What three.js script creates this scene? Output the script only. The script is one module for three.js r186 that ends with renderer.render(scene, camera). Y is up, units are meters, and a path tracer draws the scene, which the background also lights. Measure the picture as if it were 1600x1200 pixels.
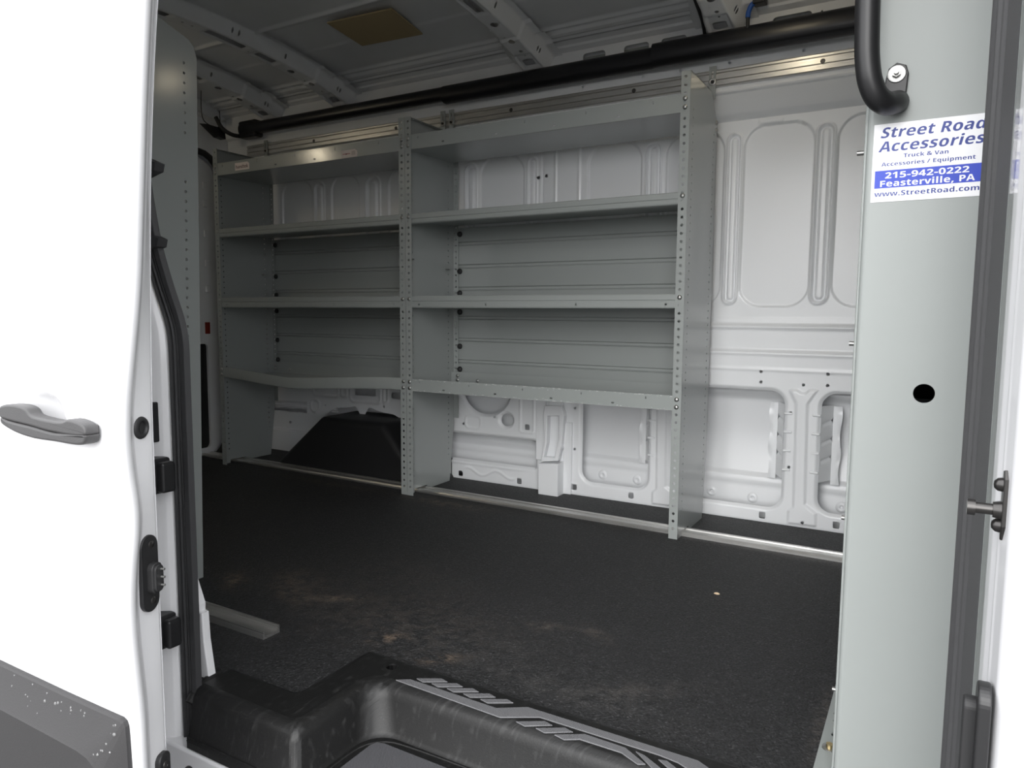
import * as THREE from 'three';
import { mergeGeometries, mergeVertices, toCreasedNormals } from 'three/addons/utils/BufferGeometryUtils.js';
import { RoundedBoxGeometry } from 'three/addons/geometries/RoundedBoxGeometry.js';
import { ConvexGeometry } from 'three/addons/geometries/ConvexGeometry.js';

// ---------------------------------------------------------------- camera, sky, exposure
const scene = new THREE.Scene();
const camera = new THREE.PerspectiveCamera(56.25, 4 / 3, 0.05, 100);
camera.rotation.order = 'YXZ';
camera.position.set(1.8142, 0.7406, 2.2833);
camera.rotation.set(-0.0972, 0.5249, 0.0068);
const renderer = new THREE.WebGLRenderer({ antialias: true });
renderer.toneMapping = THREE.LinearToneMapping;
renderer.toneMappingExposure = 1.07;
renderer.shadowMap.enabled = true;

function overcastSky() {                                     // even grey cloud, a little brighter overhead
  const w = 64, h = 32, d = new Float32Array(w * h * 4);
  for (let j = 0; j < h; j++) {
    const el = Math.max(0, Math.sin(((j + 0.5) / h - 0.5) * Math.PI));
    const l = 0.86 + 0.14 * el;
    for (let i = 0; i < w; i++) d.set([l * 0.985, l * 0.995, l * 1.015, 1], (j * w + i) * 4);
  }
  const t = new THREE.DataTexture(d, w, h, THREE.RGBAFormat, THREE.FloatType);
  t.mapping = THREE.EquirectangularReflectionMapping; t.magFilter = THREE.LinearFilter; t.minFilter = THREE.LinearFilter;
  t.needsUpdate = true; return t;
}
const SKY = 3.4;
const sky = overcastSky();
scene.background = sky; scene.environment = sky;
scene.backgroundIntensity = SKY; scene.environmentIntensity = SKY;

const sun = new THREE.DirectionalLight(new THREE.Color().setRGB(1, 0.985, 0.96), 2.6);   // sun spread wide by thin cloud, low behind the viewer
{ const az = 16 * Math.PI / 180, el = 20 * Math.PI / 180; sun.position.set(1.1 + 12 * Math.sin(az) * Math.cos(el), 0.8 + 12 * Math.sin(el), 12 * Math.cos(az) * Math.cos(el)); }
sun.target.position.set(1.1, 0.8, 0); sun.castShadow = true; sun.shadow.radius = 105; sun.shadow.mapSize.set(2048, 2048);
Object.assign(sun.shadow.camera, { left: -4, right: 4, top: 3, bottom: -3, near: 1, far: 30 });
scene.add(sun, sun.target);

// ---------------------------------------------------------------- small maths
let seed = 7;
const rnd = () => { seed = (seed * 1664525 + 1013904223) % 4294967296; return seed / 4294967296; };
const clamp = (v, a = 0, b = 1) => Math.min(b, Math.max(a, v));
const sst = (a, b, v) => { const t = clamp((v - a) / (b - a)); return t * t * (3 - 2 * t); };
const lerpT = (tab, v) => {
  if (v <= tab[0][0]) return tab[0][1];
  for (let i = 1; i < tab.length; i++) if (v <= tab[i][0]) { const [a, p] = tab[i - 1], [b, q] = tab[i]; return p + (q - p) * (v - a) / (b - a); }
  return tab[tab.length - 1][1];
};
const smoothT = (tab, v, r) => { let s = 0; for (let i = -2; i <= 2; i++) s += lerpT(tab, v + i * r * 0.5); return s / 5; };
const sdBox = (x, y, x0, x1, y0, y1, r) => {
  const cx = (x0 + x1) / 2, cy = (y0 + y1) / 2, dx = Math.abs(x - cx) - (x1 - x0) / 2 + r, dy = Math.abs(y - cy) - (y1 - y0) / 2 + r;
  return Math.hypot(Math.max(dx, 0), Math.max(dy, 0)) + Math.min(Math.max(dx, dy), 0) - r;
};
const sdPoly = (px, py, v) => {
  let d = Infinity, s = 1;
  for (let i = 0, j = v.length - 1; i < v.length; j = i++) {
    const ex = v[j][0] - v[i][0], ey = v[j][1] - v[i][1], wx = px - v[i][0], wy = py - v[i][1];
    const t = clamp((wx * ex + wy * ey) / (ex * ex + ey * ey)), bx = wx - ex * t, by = wy - ey * t;
    d = Math.min(d, bx * bx + by * by);
    const a = py >= v[i][1], b = py < v[j][1], c = ex * wy > ey * wx;
    if ((a && b && c) || (!a && !b && !c)) s = -s;
  }
  return s * Math.sqrt(d);
};
const hash2 = (x, y) => { let n = (Math.imul(x, 374761393) + Math.imul(y, 668265263)) | 0; n = Math.imul(n ^ (n >>> 13), 1274126177); return ((n ^ (n >>> 16)) >>> 0) / 4294967296; };
const vnoise = (x, y) => { const i = Math.floor(x), j = Math.floor(y), f = sst(0, 1, x - i), g = sst(0, 1, y - j); const a = hash2(i, j), b = hash2(i + 1, j), c = hash2(i, j + 1), d = hash2(i + 1, j + 1); return a + (b - a) * f + (c - a) * g + (a - b - c + d) * f * g; };
const fbm = (x, y, o = 4) => { let s = 0, a = 0.5; for (let i = 0; i < o; i++) { s += a * vnoise(x, y); x *= 2.03; y *= 2.03; a *= 0.5; } return s; };

// ---------------------------------------------------------------- textures (colour, grain, print only)
function dataTex(n, m, fn, srgb) {
  const d = new Uint8Array(n * m * 4);
  for (let j = 0; j < m; j++) for (let i = 0; i < n; i++) { const c = fn(i, j); d[(j * n + i) * 4] = c[0]; d[(j * n + i) * 4 + 1] = c[1]; d[(j * n + i) * 4 + 2] = c[2]; d[(j * n + i) * 4 + 3] = 255; }
  const t = new THREE.DataTexture(d, n, m); t.magFilter = THREE.LinearFilter; t.minFilter = THREE.LinearMipmapLinearFilter; t.generateMipmaps = true;
  t.wrapS = t.wrapT = THREE.RepeatWrapping; if (srgb) t.colorSpace = THREE.SRGBColorSpace; t.needsUpdate = true; return t;
}
const wrapNoise = (i, j, n, cells) => {                        // tiling value noise
  const x = i / n * cells, y = j / n * cells, a = Math.floor(x), b = Math.floor(y), f = sst(0, 1, x - a), g = sst(0, 1, y - b), m = (v) => ((v % cells) + cells) % cells;
  const p = hash2(m(a) + 911 * cells, m(b)), q = hash2(m(a + 1) + 911 * cells, m(b)), r = hash2(m(a) + 911 * cells, m(b + 1)), s = hash2(m(a + 1) + 911 * cells, m(b + 1));
  return p + (q - p) * f + (r - p) * g + (p - q - r + s) * f * g;
};
const grainBump = dataTex(512, 512, (i, j) => { const v = 255 * clamp(0.6 * wrapNoise(i, j, 512, 128) + 0.4 * wrapNoise(i, j, 512, 230)); return [v, v, v]; });
grainBump.repeat.set(1 / 0.36, 1 / 0.36);
const fineBump = dataTex(256, 256, (i, j) => { const v = 255 * (0.5 * wrapNoise(i, j, 256, 64) + 0.5 * wrapNoise(i, j, 256, 128)); return [v, v, v]; });
fineBump.repeat.set(1 / 0.08, 1 / 0.08);
const brushRough = dataTex(512, 256, (i, j) => { const v = 255 * clamp(0.40 + 0.22 * (hash2(0, j) - 0.5) + 0.10 * (wrapNoise(i, j, 512, 8) - 0.5)); return [v, v, v]; });
brushRough.repeat.set(1 / 0.5, 1 / 0.08);
const hatchBump = dataTex(64, 64, (i, j) => { const v = 255 * (0.5 + 0.5 * Math.sin((i + j) / 64 * Math.PI * 16)) * (0.6 + 0.4 * Math.sin((i - j) / 64 * Math.PI * 16)); return [v, v, v]; });
hatchBump.repeat.set(1 / 0.03, 1 / 0.03);

// floor mat: black rubber with pale grains, and the dirt smears the photograph shows (x, z, half length, half width, turn, strength, brown)
const FX0 = -1.5, FX1 = 2.1, FZ0 = -0.45, FZ1 = 1.5;
const SMEARS = [[0.40, 0.985, 0.07, 0.03, 0.3, 0.55, 1], [0.33, 0.90, 0.09, 0.05, 0.2, 0.35, 1], [0.52, 0.945, 0.06, 0.018, -0.5, 0.7, 1], [0.78, 1.055, 0.035, 0.02, -0.6, 0.8, 1.2],
  [0.945, 1.075, 0.04, 0.016, -0.7, 0.7, 1.2], [0.28, 0.03, 0.12, 0.035, -0.1, 0.45, 1], [0.12, 0.02, 0.1, 0.03, 0, 0.4, 1], [1.06, 0.82, 0.05, 0.02, -0.5, 0.4, 0.6], [1.18, 0.79, 0.05, 0.02, 0.5, 0.35, 0.6], [1.36, 0.98, 0.1, 0.03, -0.6, 0.25, 0.4],
  [1.682, 0.90, 0.012, 0.12, 0, 0.5, 0.5], [0.18, 1.0, 0.06, 0.03, 0.6, 0.7, 1.1], [0.70, 0.99, 0.25, 0.1, -0.4, 0.16, 0.7], [0.95, 1.0, 0.22, 0.08, -0.3, 0.14, 0.3], [-0.4, 0.02, 0.3, 0.025, 0, 0.3, 0.9], [0.60, 0.80, 0.3, 0.2, 0.4, 0.10, 0.8], [1.25, 1.06, 0.2, 0.04, 0, 0.2, 0.2]];
const floorMap = dataTex(2048, 1110, (i, j) => {
  const x = FX0 + (i + 0.5) / 2048 * (FX1 - FX0), z = FZ0 + (j + 0.5) / 1110 * (FZ1 - FZ0);
  let r = 0.019, g = 0.0191, b = 0.020;
  const k = 0.15 + 0.7 * hash2(i, j) + 1.1 * hash2(i >> 1, j >> 1); r *= k; g *= k; b *= k;
  if (hash2((i >> 1) + 77, (j >> 1) * 3 + 5) > 0.90) { const q = 0.05 * hash2(i >> 1, (j >> 1) + 9); r += q; g += q; b += q * 1.04; }
  const streak = fbm(x * 55 + z * 30, z * 60 - x * 18, 4);
  for (const [sx, sz, a, w, t, s, br] of SMEARS) {
    const dx = x - sx, dz = z - sz; if (Math.abs(dx) > 3 * (a + w) || Math.abs(dz) > 3 * (a + w)) continue;
    const u = dx * Math.cos(t) + dz * Math.sin(t), v = -dx * Math.sin(t) + dz * Math.cos(t);
    const m = s * Math.exp(-(u * u) / (a * a) - (v * v) / (w * w)) * clamp(streak * 3.2 - 1.0) * (0.5 + hash2(i * 3 + 1, j));
    r += m * (0.10 + 0.035 * br); g += m * (0.10 - 0.002 * br); b += m * (0.10 - 0.03 * br);
  }
  const e = (c) => Math.round(255 * (c <= 0.0031308 ? 12.92 * c : 1.055 * Math.pow(clamp(c), 1 / 2.4) - 0.055));
  return [e(r), e(g), e(b)];
}, true);
floorMap.wrapS = floorMap.wrapT = THREE.ClampToEdgeWrapping;
floorMap.repeat.set(1 / (FX1 - FX0), 1 / (FZ1 - FZ0)); floorMap.offset.set(-FX0 / (FX1 - FX0), -FZ0 / (FZ1 - FZ0));
const scuffBump = dataTex(512, 512, (i, j) => { const v = 255 * clamp(wrapNoise(i, j, 512, 8) * 0.5 + wrapNoise(i, j, 512, 24) * 0.3 + wrapNoise(i, j, 512, 64) * 0.2); return [v, v, v]; });
scuffBump.repeat.set(1 / 0.7, 1 / 0.7);
const plasticWear = dataTex(512, 512, (i, j) => {             // pale scratches and dried dirt on the black step plastic
  const s = clamp(wrapNoise(i * 3, j, 512, 24) * 2.2 - 1.35) * wrapNoise(i, j, 512, 64), q = hash2(i, j) > 0.996 ? 0.05 : 0;
  const v = 0.007 + 0.028 * s + q, e = Math.round(255 * (1.055 * Math.pow(v, 1 / 2.4) - 0.055)); return [e, e, e];
}, true);
plasticWear.repeat.set(1 / 0.4, 1 / 0.4);

// ---------------------------------------------------------------- materials
const phys = (o) => new THREE.MeshPhysicalMaterial({ side: THREE.DoubleSide, ...o });
const std = (o) => new THREE.MeshStandardMaterial({ side: THREE.DoubleSide, ...o });
const lin = (r, g, b) => new THREE.Color().setRGB(r, g, b);
const M = {
  bodyWhite: phys({ color: lin(0.776, 0.776, 0.790), roughness: 0.4, clearcoat: 0.7, clearcoatRoughness: 0.08 }),
  innerWhite: phys({ color: lin(0.827, 0.840, 0.857), roughness: 0.42, clearcoat: 0.6, clearcoatRoughness: 0.2 }),
  grey: phys({ color: lin(0.325, 0.347, 0.338), roughness: 0.45, clearcoat: 0.8, clearcoatRoughness: 0.16, bumpMap: scuffBump, bumpScale: 0.0003 }),
  partition: phys({ color: lin(0.344, 0.367, 0.355), roughness: 0.5, clearcoat: 0.2, clearcoatRoughness: 0.35, bumpMap: scuffBump, bumpScale: 0.0006 }),
  alu: std({ color: lin(0.62, 0.61, 0.59), roughness: 0.85, metalness: 0.9, roughnessMap: brushRough }),
  zinc: std({ color: lin(0.45, 0.45, 0.44), roughness: 0.42, metalness: 1 }),
  steel: std({ color: lin(0.075, 0.072, 0.07), roughness: 0.3, metalness: 0.8 }),
  brass: std({ color: lin(0.65, 0.52, 0.28), roughness: 0.35, metalness: 1 }),
  floor: std({ map: floorMap, roughness: 0.62, bumpMap: grainBump, bumpScale: 0.0022 }),
  rubber: std({ color: lin(0.022, 0.022, 0.023), roughness: 0.55 }),
  seal: std({ color: lin(0.035, 0.035, 0.037), roughness: 0.5, bumpMap: fineBump, bumpScale: 0.0002 }),
  sealGrey: std({ color: lin(0.075, 0.075, 0.077), roughness: 0.5, bumpMap: fineBump, bumpScale: 0.0002 }),
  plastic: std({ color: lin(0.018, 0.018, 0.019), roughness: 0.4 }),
  step: std({ map: plasticWear, roughness: 0.5, bumpMap: fineBump, bumpScale: 0.0002 }),
  pad: std({ color: lin(0.085, 0.085, 0.092), roughness: 0.6, bumpMap: hatchBump, bumpScale: 0.0006 }),
  padPale: std({ color: lin(0.15, 0.15, 0.157), roughness: 0.6, bumpMap: hatchBump, bumpScale: 0.0006 }),
  cladding: std({ color: lin(0.030, 0.029, 0.030), roughness: 0.6, bumpMap: fineBump, bumpScale: 0.00015 }),
  handle: std({ color: lin(0.055, 0.054, 0.055), roughness: 0.5, bumpMap: fineBump, bumpScale: 0.00015 }),
  arch: std({ color: lin(0.012, 0.012, 0.013), roughness: 0.5 }),
  tube: std({ color: lin(0.008, 0.008, 0.010), roughness: 0.34 }),
  felt: std({ color: lin(0.46, 0.36, 0.20), roughness: 0.8, bumpMap: scuffBump, bumpScale: 0.002 }),
  red: std({ color: lin(0.22, 0.02, 0.012), roughness: 0.4 }),
  blue: std({ color: lin(0.02, 0.10, 0.40), roughness: 0.5 }),
  asphalt: std({ color: lin(0.071, 0.070, 0.069), roughness: 0.9 }),
  crumb: std({ color: lin(0.72, 0.55, 0.38), roughness: 0.8 }),
  water: phys({ color: lin(0.9, 0.9, 0.9), roughness: 0.05, transmission: 0.85, thickness: 0.002, ior: 1.33 }),
};

// ---------------------------------------------------------------- builders
const names = {};
function numbered(n) { const k = names[n] = (names[n] ?? -1) + 1; return k ? n + '_' + String(k).padStart(3, '0') : n; }
function mesh(name, geos, mat, parent) {
  const g = Array.isArray(geos) ? merge(geos) : geos;
  const m = new THREE.Mesh(g, mat); m.name = parent ? name : numbered(name); m.castShadow = m.receiveShadow = true; (parent ?? scene).add(m); return m;
}
function merge(list) {
  return mergeGeometries(list.map((g) => {
    let q = g.index ? g.toNonIndexed() : g;
    if (!q.attributes.normal) q.computeVertexNormals();
    if (!q.attributes.uv) q.setAttribute('uv', new THREE.Float32BufferAttribute(new Float32Array(q.attributes.position.count * 2), 2));
    for (const k of Object.keys(q.attributes)) if (!['position', 'normal', 'uv'].includes(k)) q.deleteAttribute(k);
    return q;
  }));
}
function group(name, label, category, o = {}) { const g = new THREE.Group(); g.name = o.parent ? name : numbered(name); (o.parent ?? scene).add(g); tag(g, label, category, o.group, o.kind); return g; }
function tag(o, label, category, grp, kind) { if (label) o.userData.label = label; if (category) o.userData.category = category; if (grp) o.userData.group = grp; if (kind) o.userData.kind = kind; return o; }
const struct = (name, label) => group(name, label, null, { kind: 'structure' });
const box = (x0, x1, y0, y1, z0, z1, r = 0.001) => new RoundedBoxGeometry(x1 - x0, y1 - y0, z1 - z0, 2, Math.min(r, (x1 - x0) * 0.45, (y1 - y0) * 0.45, (z1 - z0) * 0.45)).translate((x0 + x1) / 2, (y0 + y1) / 2, (z0 + z1) / 2);
function fromArrays(pos, idx, uv) { const g = new THREE.BufferGeometry(); g.setAttribute('position', new THREE.Float32BufferAttribute(pos, 3)); g.setAttribute('uv', new THREE.Float32BufferAttribute(uv, 2)); g.setIndex(idx); g.computeVertexNormals(); return g; }
// pressed sheet metal: a grid in (u, v), cut along hole(u, v) = 0 (kept where > 0), each point placed by at(u, v)
function sheet(u0, u1, v0, v1, su, sv, at, hole) {
  const nu = Math.max(1, Math.round((u1 - u0) / su)), nv = Math.max(1, Math.round((v1 - v0) / sv)), pos = [], uv = [], idx = [];
  const U = (i) => u0 + (u1 - u0) * i / nu, V = (j) => v0 + (v1 - v0) * j / nv;
  const add = (a, b) => { const p = at(a, b); pos.push(p[0], p[1], p[2]); uv.push(a, b); return pos.length / 3 - 1; };
  const id = new Int32Array((nu + 1) * (nv + 1)).fill(-1), sd = new Float32Array((nu + 1) * (nv + 1)).fill(1), cut = new Map();
  if (hole) for (let j = 0; j <= nv; j++) for (let i = 0; i <= nu; i++) sd[j * (nu + 1) + i] = hole(U(i), V(j)) || 1e-6;
  const vert = (i, j) => { const k = j * (nu + 1) + i; return id[k] >= 0 ? id[k] : (id[k] = add(U(i), V(j))); };
  for (let j = 0; j < nv; j++) for (let i = 0; i < nu; i++) {
    const c = [[i, j], [i + 1, j], [i + 1, j + 1], [i, j + 1]], s = c.map(([a, b]) => sd[b * (nu + 1) + a]);
    if (s.every((q) => q > 0)) { const [p, q, r, t] = c.map(([a, b]) => vert(a, b)); idx.push(p, q, r, p, r, t); continue; }
    if (s.every((q) => q <= 0)) continue;
    const poly = [];
    for (let k = 0; k < 4; k++) {
      const n = (k + 1) % 4; if (s[k] > 0) poly.push(vert(...c[k]));
      if ((s[k] > 0) !== (s[n] > 0)) {
        const t = s[k] / (s[k] - s[n]), ka = c[k][1] * (nu + 1) + c[k][0], kb = c[n][1] * (nu + 1) + c[n][0], key = Math.min(ka, kb) + '_' + Math.max(ka, kb);
        if (!cut.has(key)) cut.set(key, add(U(c[k][0]) + (U(c[n][0]) - U(c[k][0])) * t, V(c[k][1]) + (V(c[n][1]) - V(c[k][1])) * t));
        poly.push(cut.get(key));
      }
    }
    for (let k = 1; k + 1 < poly.length; k++) idx.push(poly[0], poly[k], poly[k + 1]);
  }
  return fromArrays(pos, idx, uv);
}
// a (z, y) profile drawn along x
function sweepX(prof, x0, x1, { nx = 1, closed = false, crease = 0.5, bend } = {}) {
  const P = closed ? [...prof, prof[0]] : prof, pos = [], uv = [], idx = []; let l = 0; const L = P.map((p, i) => (l += i ? Math.hypot(p[0] - P[i - 1][0], p[1] - P[i - 1][1]) : 0));
  for (let i = 0; i <= nx; i++) P.forEach((p, k) => { const x = x0 + (x1 - x0) * i / nx; let q = [x, p[1], p[0]]; if (bend) q = bend(q); pos.push(...q); uv.push(x, L[k]); });
  const n = P.length;
  for (let i = 0; i < nx; i++) for (let k = 0; k + 1 < n; k++) { const a = i * n + k; idx.push(a, a + 1, a + n, a + 1, a + n + 1, a + n); }
  if (closed) { const t = THREE.ShapeUtils.triangulateShape(prof.map((p) => new THREE.Vector2(p[0], p[1])), []); for (const f of t) { idx.push(f[0], f[1], f[2]); idx.push(nx * n + f[0], nx * n + f[2], nx * n + f[1]); } }
  return toCreasedNormals(fromArrays(pos, idx, uv), crease);
}
const shapeOf = (pts) => new THREE.Shape(pts.map((p) => new THREE.Vector2(p[0], p[1])));
const circ = (x, y, r, n = 10, ry = r) => new THREE.Path(Array.from({ length: n }, (_, i) => new THREE.Vector2(x + r * Math.cos(-i / n * 2 * Math.PI), y + ry * Math.sin(-i / n * 2 * Math.PI))));
const plate = (pts, holes, depth, bevel = 0) => { const s = shapeOf(pts); s.holes = holes; return new THREE.ExtrudeGeometry(s, { depth, bevelEnabled: bevel > 0, bevelSize: bevel, bevelThickness: bevel, bevelOffset: -bevel, bevelSegments: 3, curveSegments: 8 }); };
const tubeGeo = (pts, r, n = 40, m = 12, closed = false) => new THREE.TubeGeometry(new THREE.CatmullRomCurve3(pts.map((p) => new THREE.Vector3(...p)), closed, 'centripetal'), n, r, m, closed);
const lathe = (pts, n = 20) => new THREE.LatheGeometry(pts.map((p) => new THREE.Vector2(p[0], p[1])), n);
const rrect = (x0, x1, y0, y1, r, n = 6) => { const o = []; for (const [cx, cy, a] of [[x1 - r, y1 - r, 0], [x0 + r, y1 - r, 1], [x0 + r, y0 + r, 2], [x1 - r, y0 + r, 3]]) for (let i = 0; i <= n; i++) { const t = (a + i / n) * Math.PI / 2; o.push([cx + r * Math.cos(t), cy + r * Math.sin(t)]); } return o; };
const boltHead = lathe([[0, 0.0052], [0.004, 0.0047], [0.0070, 0.0028], [0.0080, 0], [0.0080, -0.001]], 14).rotateX(Math.PI / 2);
const hexNut = new THREE.CylinderGeometry(0.008, 0.008, 0.008, 6), washer = lathe([[0.005, 0], [0.0125, 0], [0.0125, 0.002], [0.005, 0.002]], 20), stud = new THREE.CylinderGeometry(0.004, 0.004, 0.022, 12);

// ================================================================ the ground and the van shell
{
  const g = mesh('ground', new THREE.BoxGeometry(60, 0.2, 60).translate(0, -0.85, 0), M.asphalt); tag(g, 'grey asphalt lot the van stands on', null, null, 'structure');
}
const roofY = (z) => { const w = Math.abs(z - 0.52); return 1.835 - 0.045 * (w / 0.75) ** 2 - (w > 0.70 ? 2.8 * (w - 0.70) ** 2 : 0); };
{ // floor: one mat with the step well left out
  const fl = struct('floor', 'black textured rubber floor mat of the cargo area, with pale dust smears');
  const P = [[-1.45, -0.42], [2.0, -0.42], [2.0, 1.142], [0.805, 1.142], [0.805, 1.352], [0.62, 1.352], [0.62, 1.40], [-1.45, 1.40]];
  const g = plate(P.map(([x, z]) => [x, -z]), [], 0.02).rotateX(-Math.PI / 2).translate(0, -0.02, 0);
  const p = g.attributes.position, uv = g.attributes.uv; for (let i = 0; i < p.count; i++) uv.setXY(i, p.getX(i), p.getZ(i));
  mesh('floor_mat', g, M.floor, fl);
  mesh('floor_pan', plate([[-1.47, 0.47], [2.0, 0.47], [2.0, -1.14], [0.80, -1.14], [0.80, -1.36], [-1.47, -1.36]], [], 0.03).rotateX(-Math.PI / 2).translate(0, -0.052, 0), M.innerWhite, fl);
}
{ // ceiling: pressed roof skin, four roof bows, a felt pad
  const ce = struct('ceiling', 'bare white pressed steel roof of the van with cross bows');
  const bump = (v, c, w) => Math.exp(-(((v - c) / w) ** 2));
  mesh('roof_skin', sheet(-1.46, 2.05, -0.36, 1.42, 0.03, 0.004, (x, z) => {
    const zz = z < 0.52 ? z : 1.04 - z;
    let d = 0.010 * bump(zz, 0.26, 0.007) + 0.010 * bump(zz, -0.185, 0.008) - 0.010 * (sst(-0.213, -0.205, zz) - sst(-0.238, -0.23, zz)) + 0.007 * bump(zz, -0.248, 0.005) + 0.006 * bump(zz, -0.275, 0.005) - 0.004 * (sst(0.02, 0.04, zz) - sst(0.22, 0.25, zz));
    return [x, roofY(z) - d, z];
  }), M.innerWhite, ce);
  mesh('roof_outer', sheet(-1.5, 2.4, -0.52, 1.58, 0.3, 0.05, (x, z) => [x, 1.90 - 0.10 * ((z - 0.53) / 1.05) ** 2, z]), M.bodyWhite, ce);
  const bowY = [[-0.34, 1.675], [-0.28, 1.690], [-0.2, 1.712], [-0.12, 1.733], [0, 1.752], [0.2, 1.770], [0.35, 1.779], [0.52, 1.782]];
  const bow = (xc) => {
    const prof = [[-0.085, 0.052], [-0.062, 0.052], [-0.058, 0.049], [-0.044, 0.003], [-0.038, 0], [0.024, 0], [0.030, 0.003], [0.050, 0.049], [0.055, 0.052], [0.078, 0.052]];
    const slots = [[0.27, 0.44, 0.016, 0.004], [0.12, 0.21, 0.016, 0.004], [-0.245, -0.208, 0.018, 0.006], [0.60, 0.77, 0.016, 0.004], [0.83, 0.92, 0.016, 0.004]];
    const round = [[0.03, 0.015, 0], [-0.085, 0.012, 0.004], [-0.15, 0.007, 0.006], [-0.06, 0.0045, -0.012], [0.24, 0.004, -0.01], [0.5, 0.005, 0], [-0.185, 0.004, 0.005]];
    const g = sheet(-0.085, 0.078, -0.335, 1.375, 0.0034, 0.006, (x, z) => {
      const zz = z < 0.52 ? z : 1.04 - z; let b = smoothT(bowY, zz, 0.04), h = lerpT(prof, x);
      const flare = sst(-0.13, -0.24, zz);
      if (Math.abs(x + 0.007) < 0.028) h += 0.006 * (sst(-0.165, -0.18, zz) - sst(-0.25, -0.262, zz)) + 0.004 * (sst(0.10, 0.112, zz) - sst(0.22, 0.232, zz)) + 0.004 * (sst(0.255, 0.265, zz) - sst(0.445, 0.455, zz));
      b -= 0.006 * sst(-0.068, -0.074, zz); h += 0.004 * Math.exp(-(((zz + 0.071) / 0.003) ** 2)) + 0.010 * sst(0.045, 0.052, x) * sst(-0.15, -0.16, zz) * sst(-0.215, -0.205, zz);
      return [xc + x * (1 + 0.10 * sst(-0.068, -0.074, zz) + 0.2 * flare), Math.min(b + h, roofY(z) - 0.001), z];
    }, (x, z) => { let d = 1; const zz = z < 0.52 ? z : 1.04 - z; for (const [a, b, w, r] of slots) d = Math.min(d, sdBox(x + 0.007, z, -w, w, a, b, r)); for (const [c, r, o] of round) d = Math.min(d, Math.hypot(x + 0.007 - o, zz - c) - r);
      for (const [c, r] of [[0.33, 0.005], [0.36, 0.005], [0.10, 0.005], [-0.19, 0.0045], [-0.205, 0.0045]]) d = Math.min(d, Math.hypot(x - 0.040, zz - c) - r); return d; });
    return mesh('roof_bow', g, M.innerWhite, ce);
  };
  for (const x of [-1.04, -0.575, 0.435, 1.163]) bow(x);
  const padPts = [[-0.175, -0.232], [0.115, -0.212], [0.07, 0.026], [-0.215, 0.004]];
  mesh('sound_pad', plate(padPts, [], 0.004, 0.001).rotateX(-Math.PI / 2).translate(0, 1.8055, 0).rotateX(0), M.felt, ce).userData.label = 'brown square felt pad';
}
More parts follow.
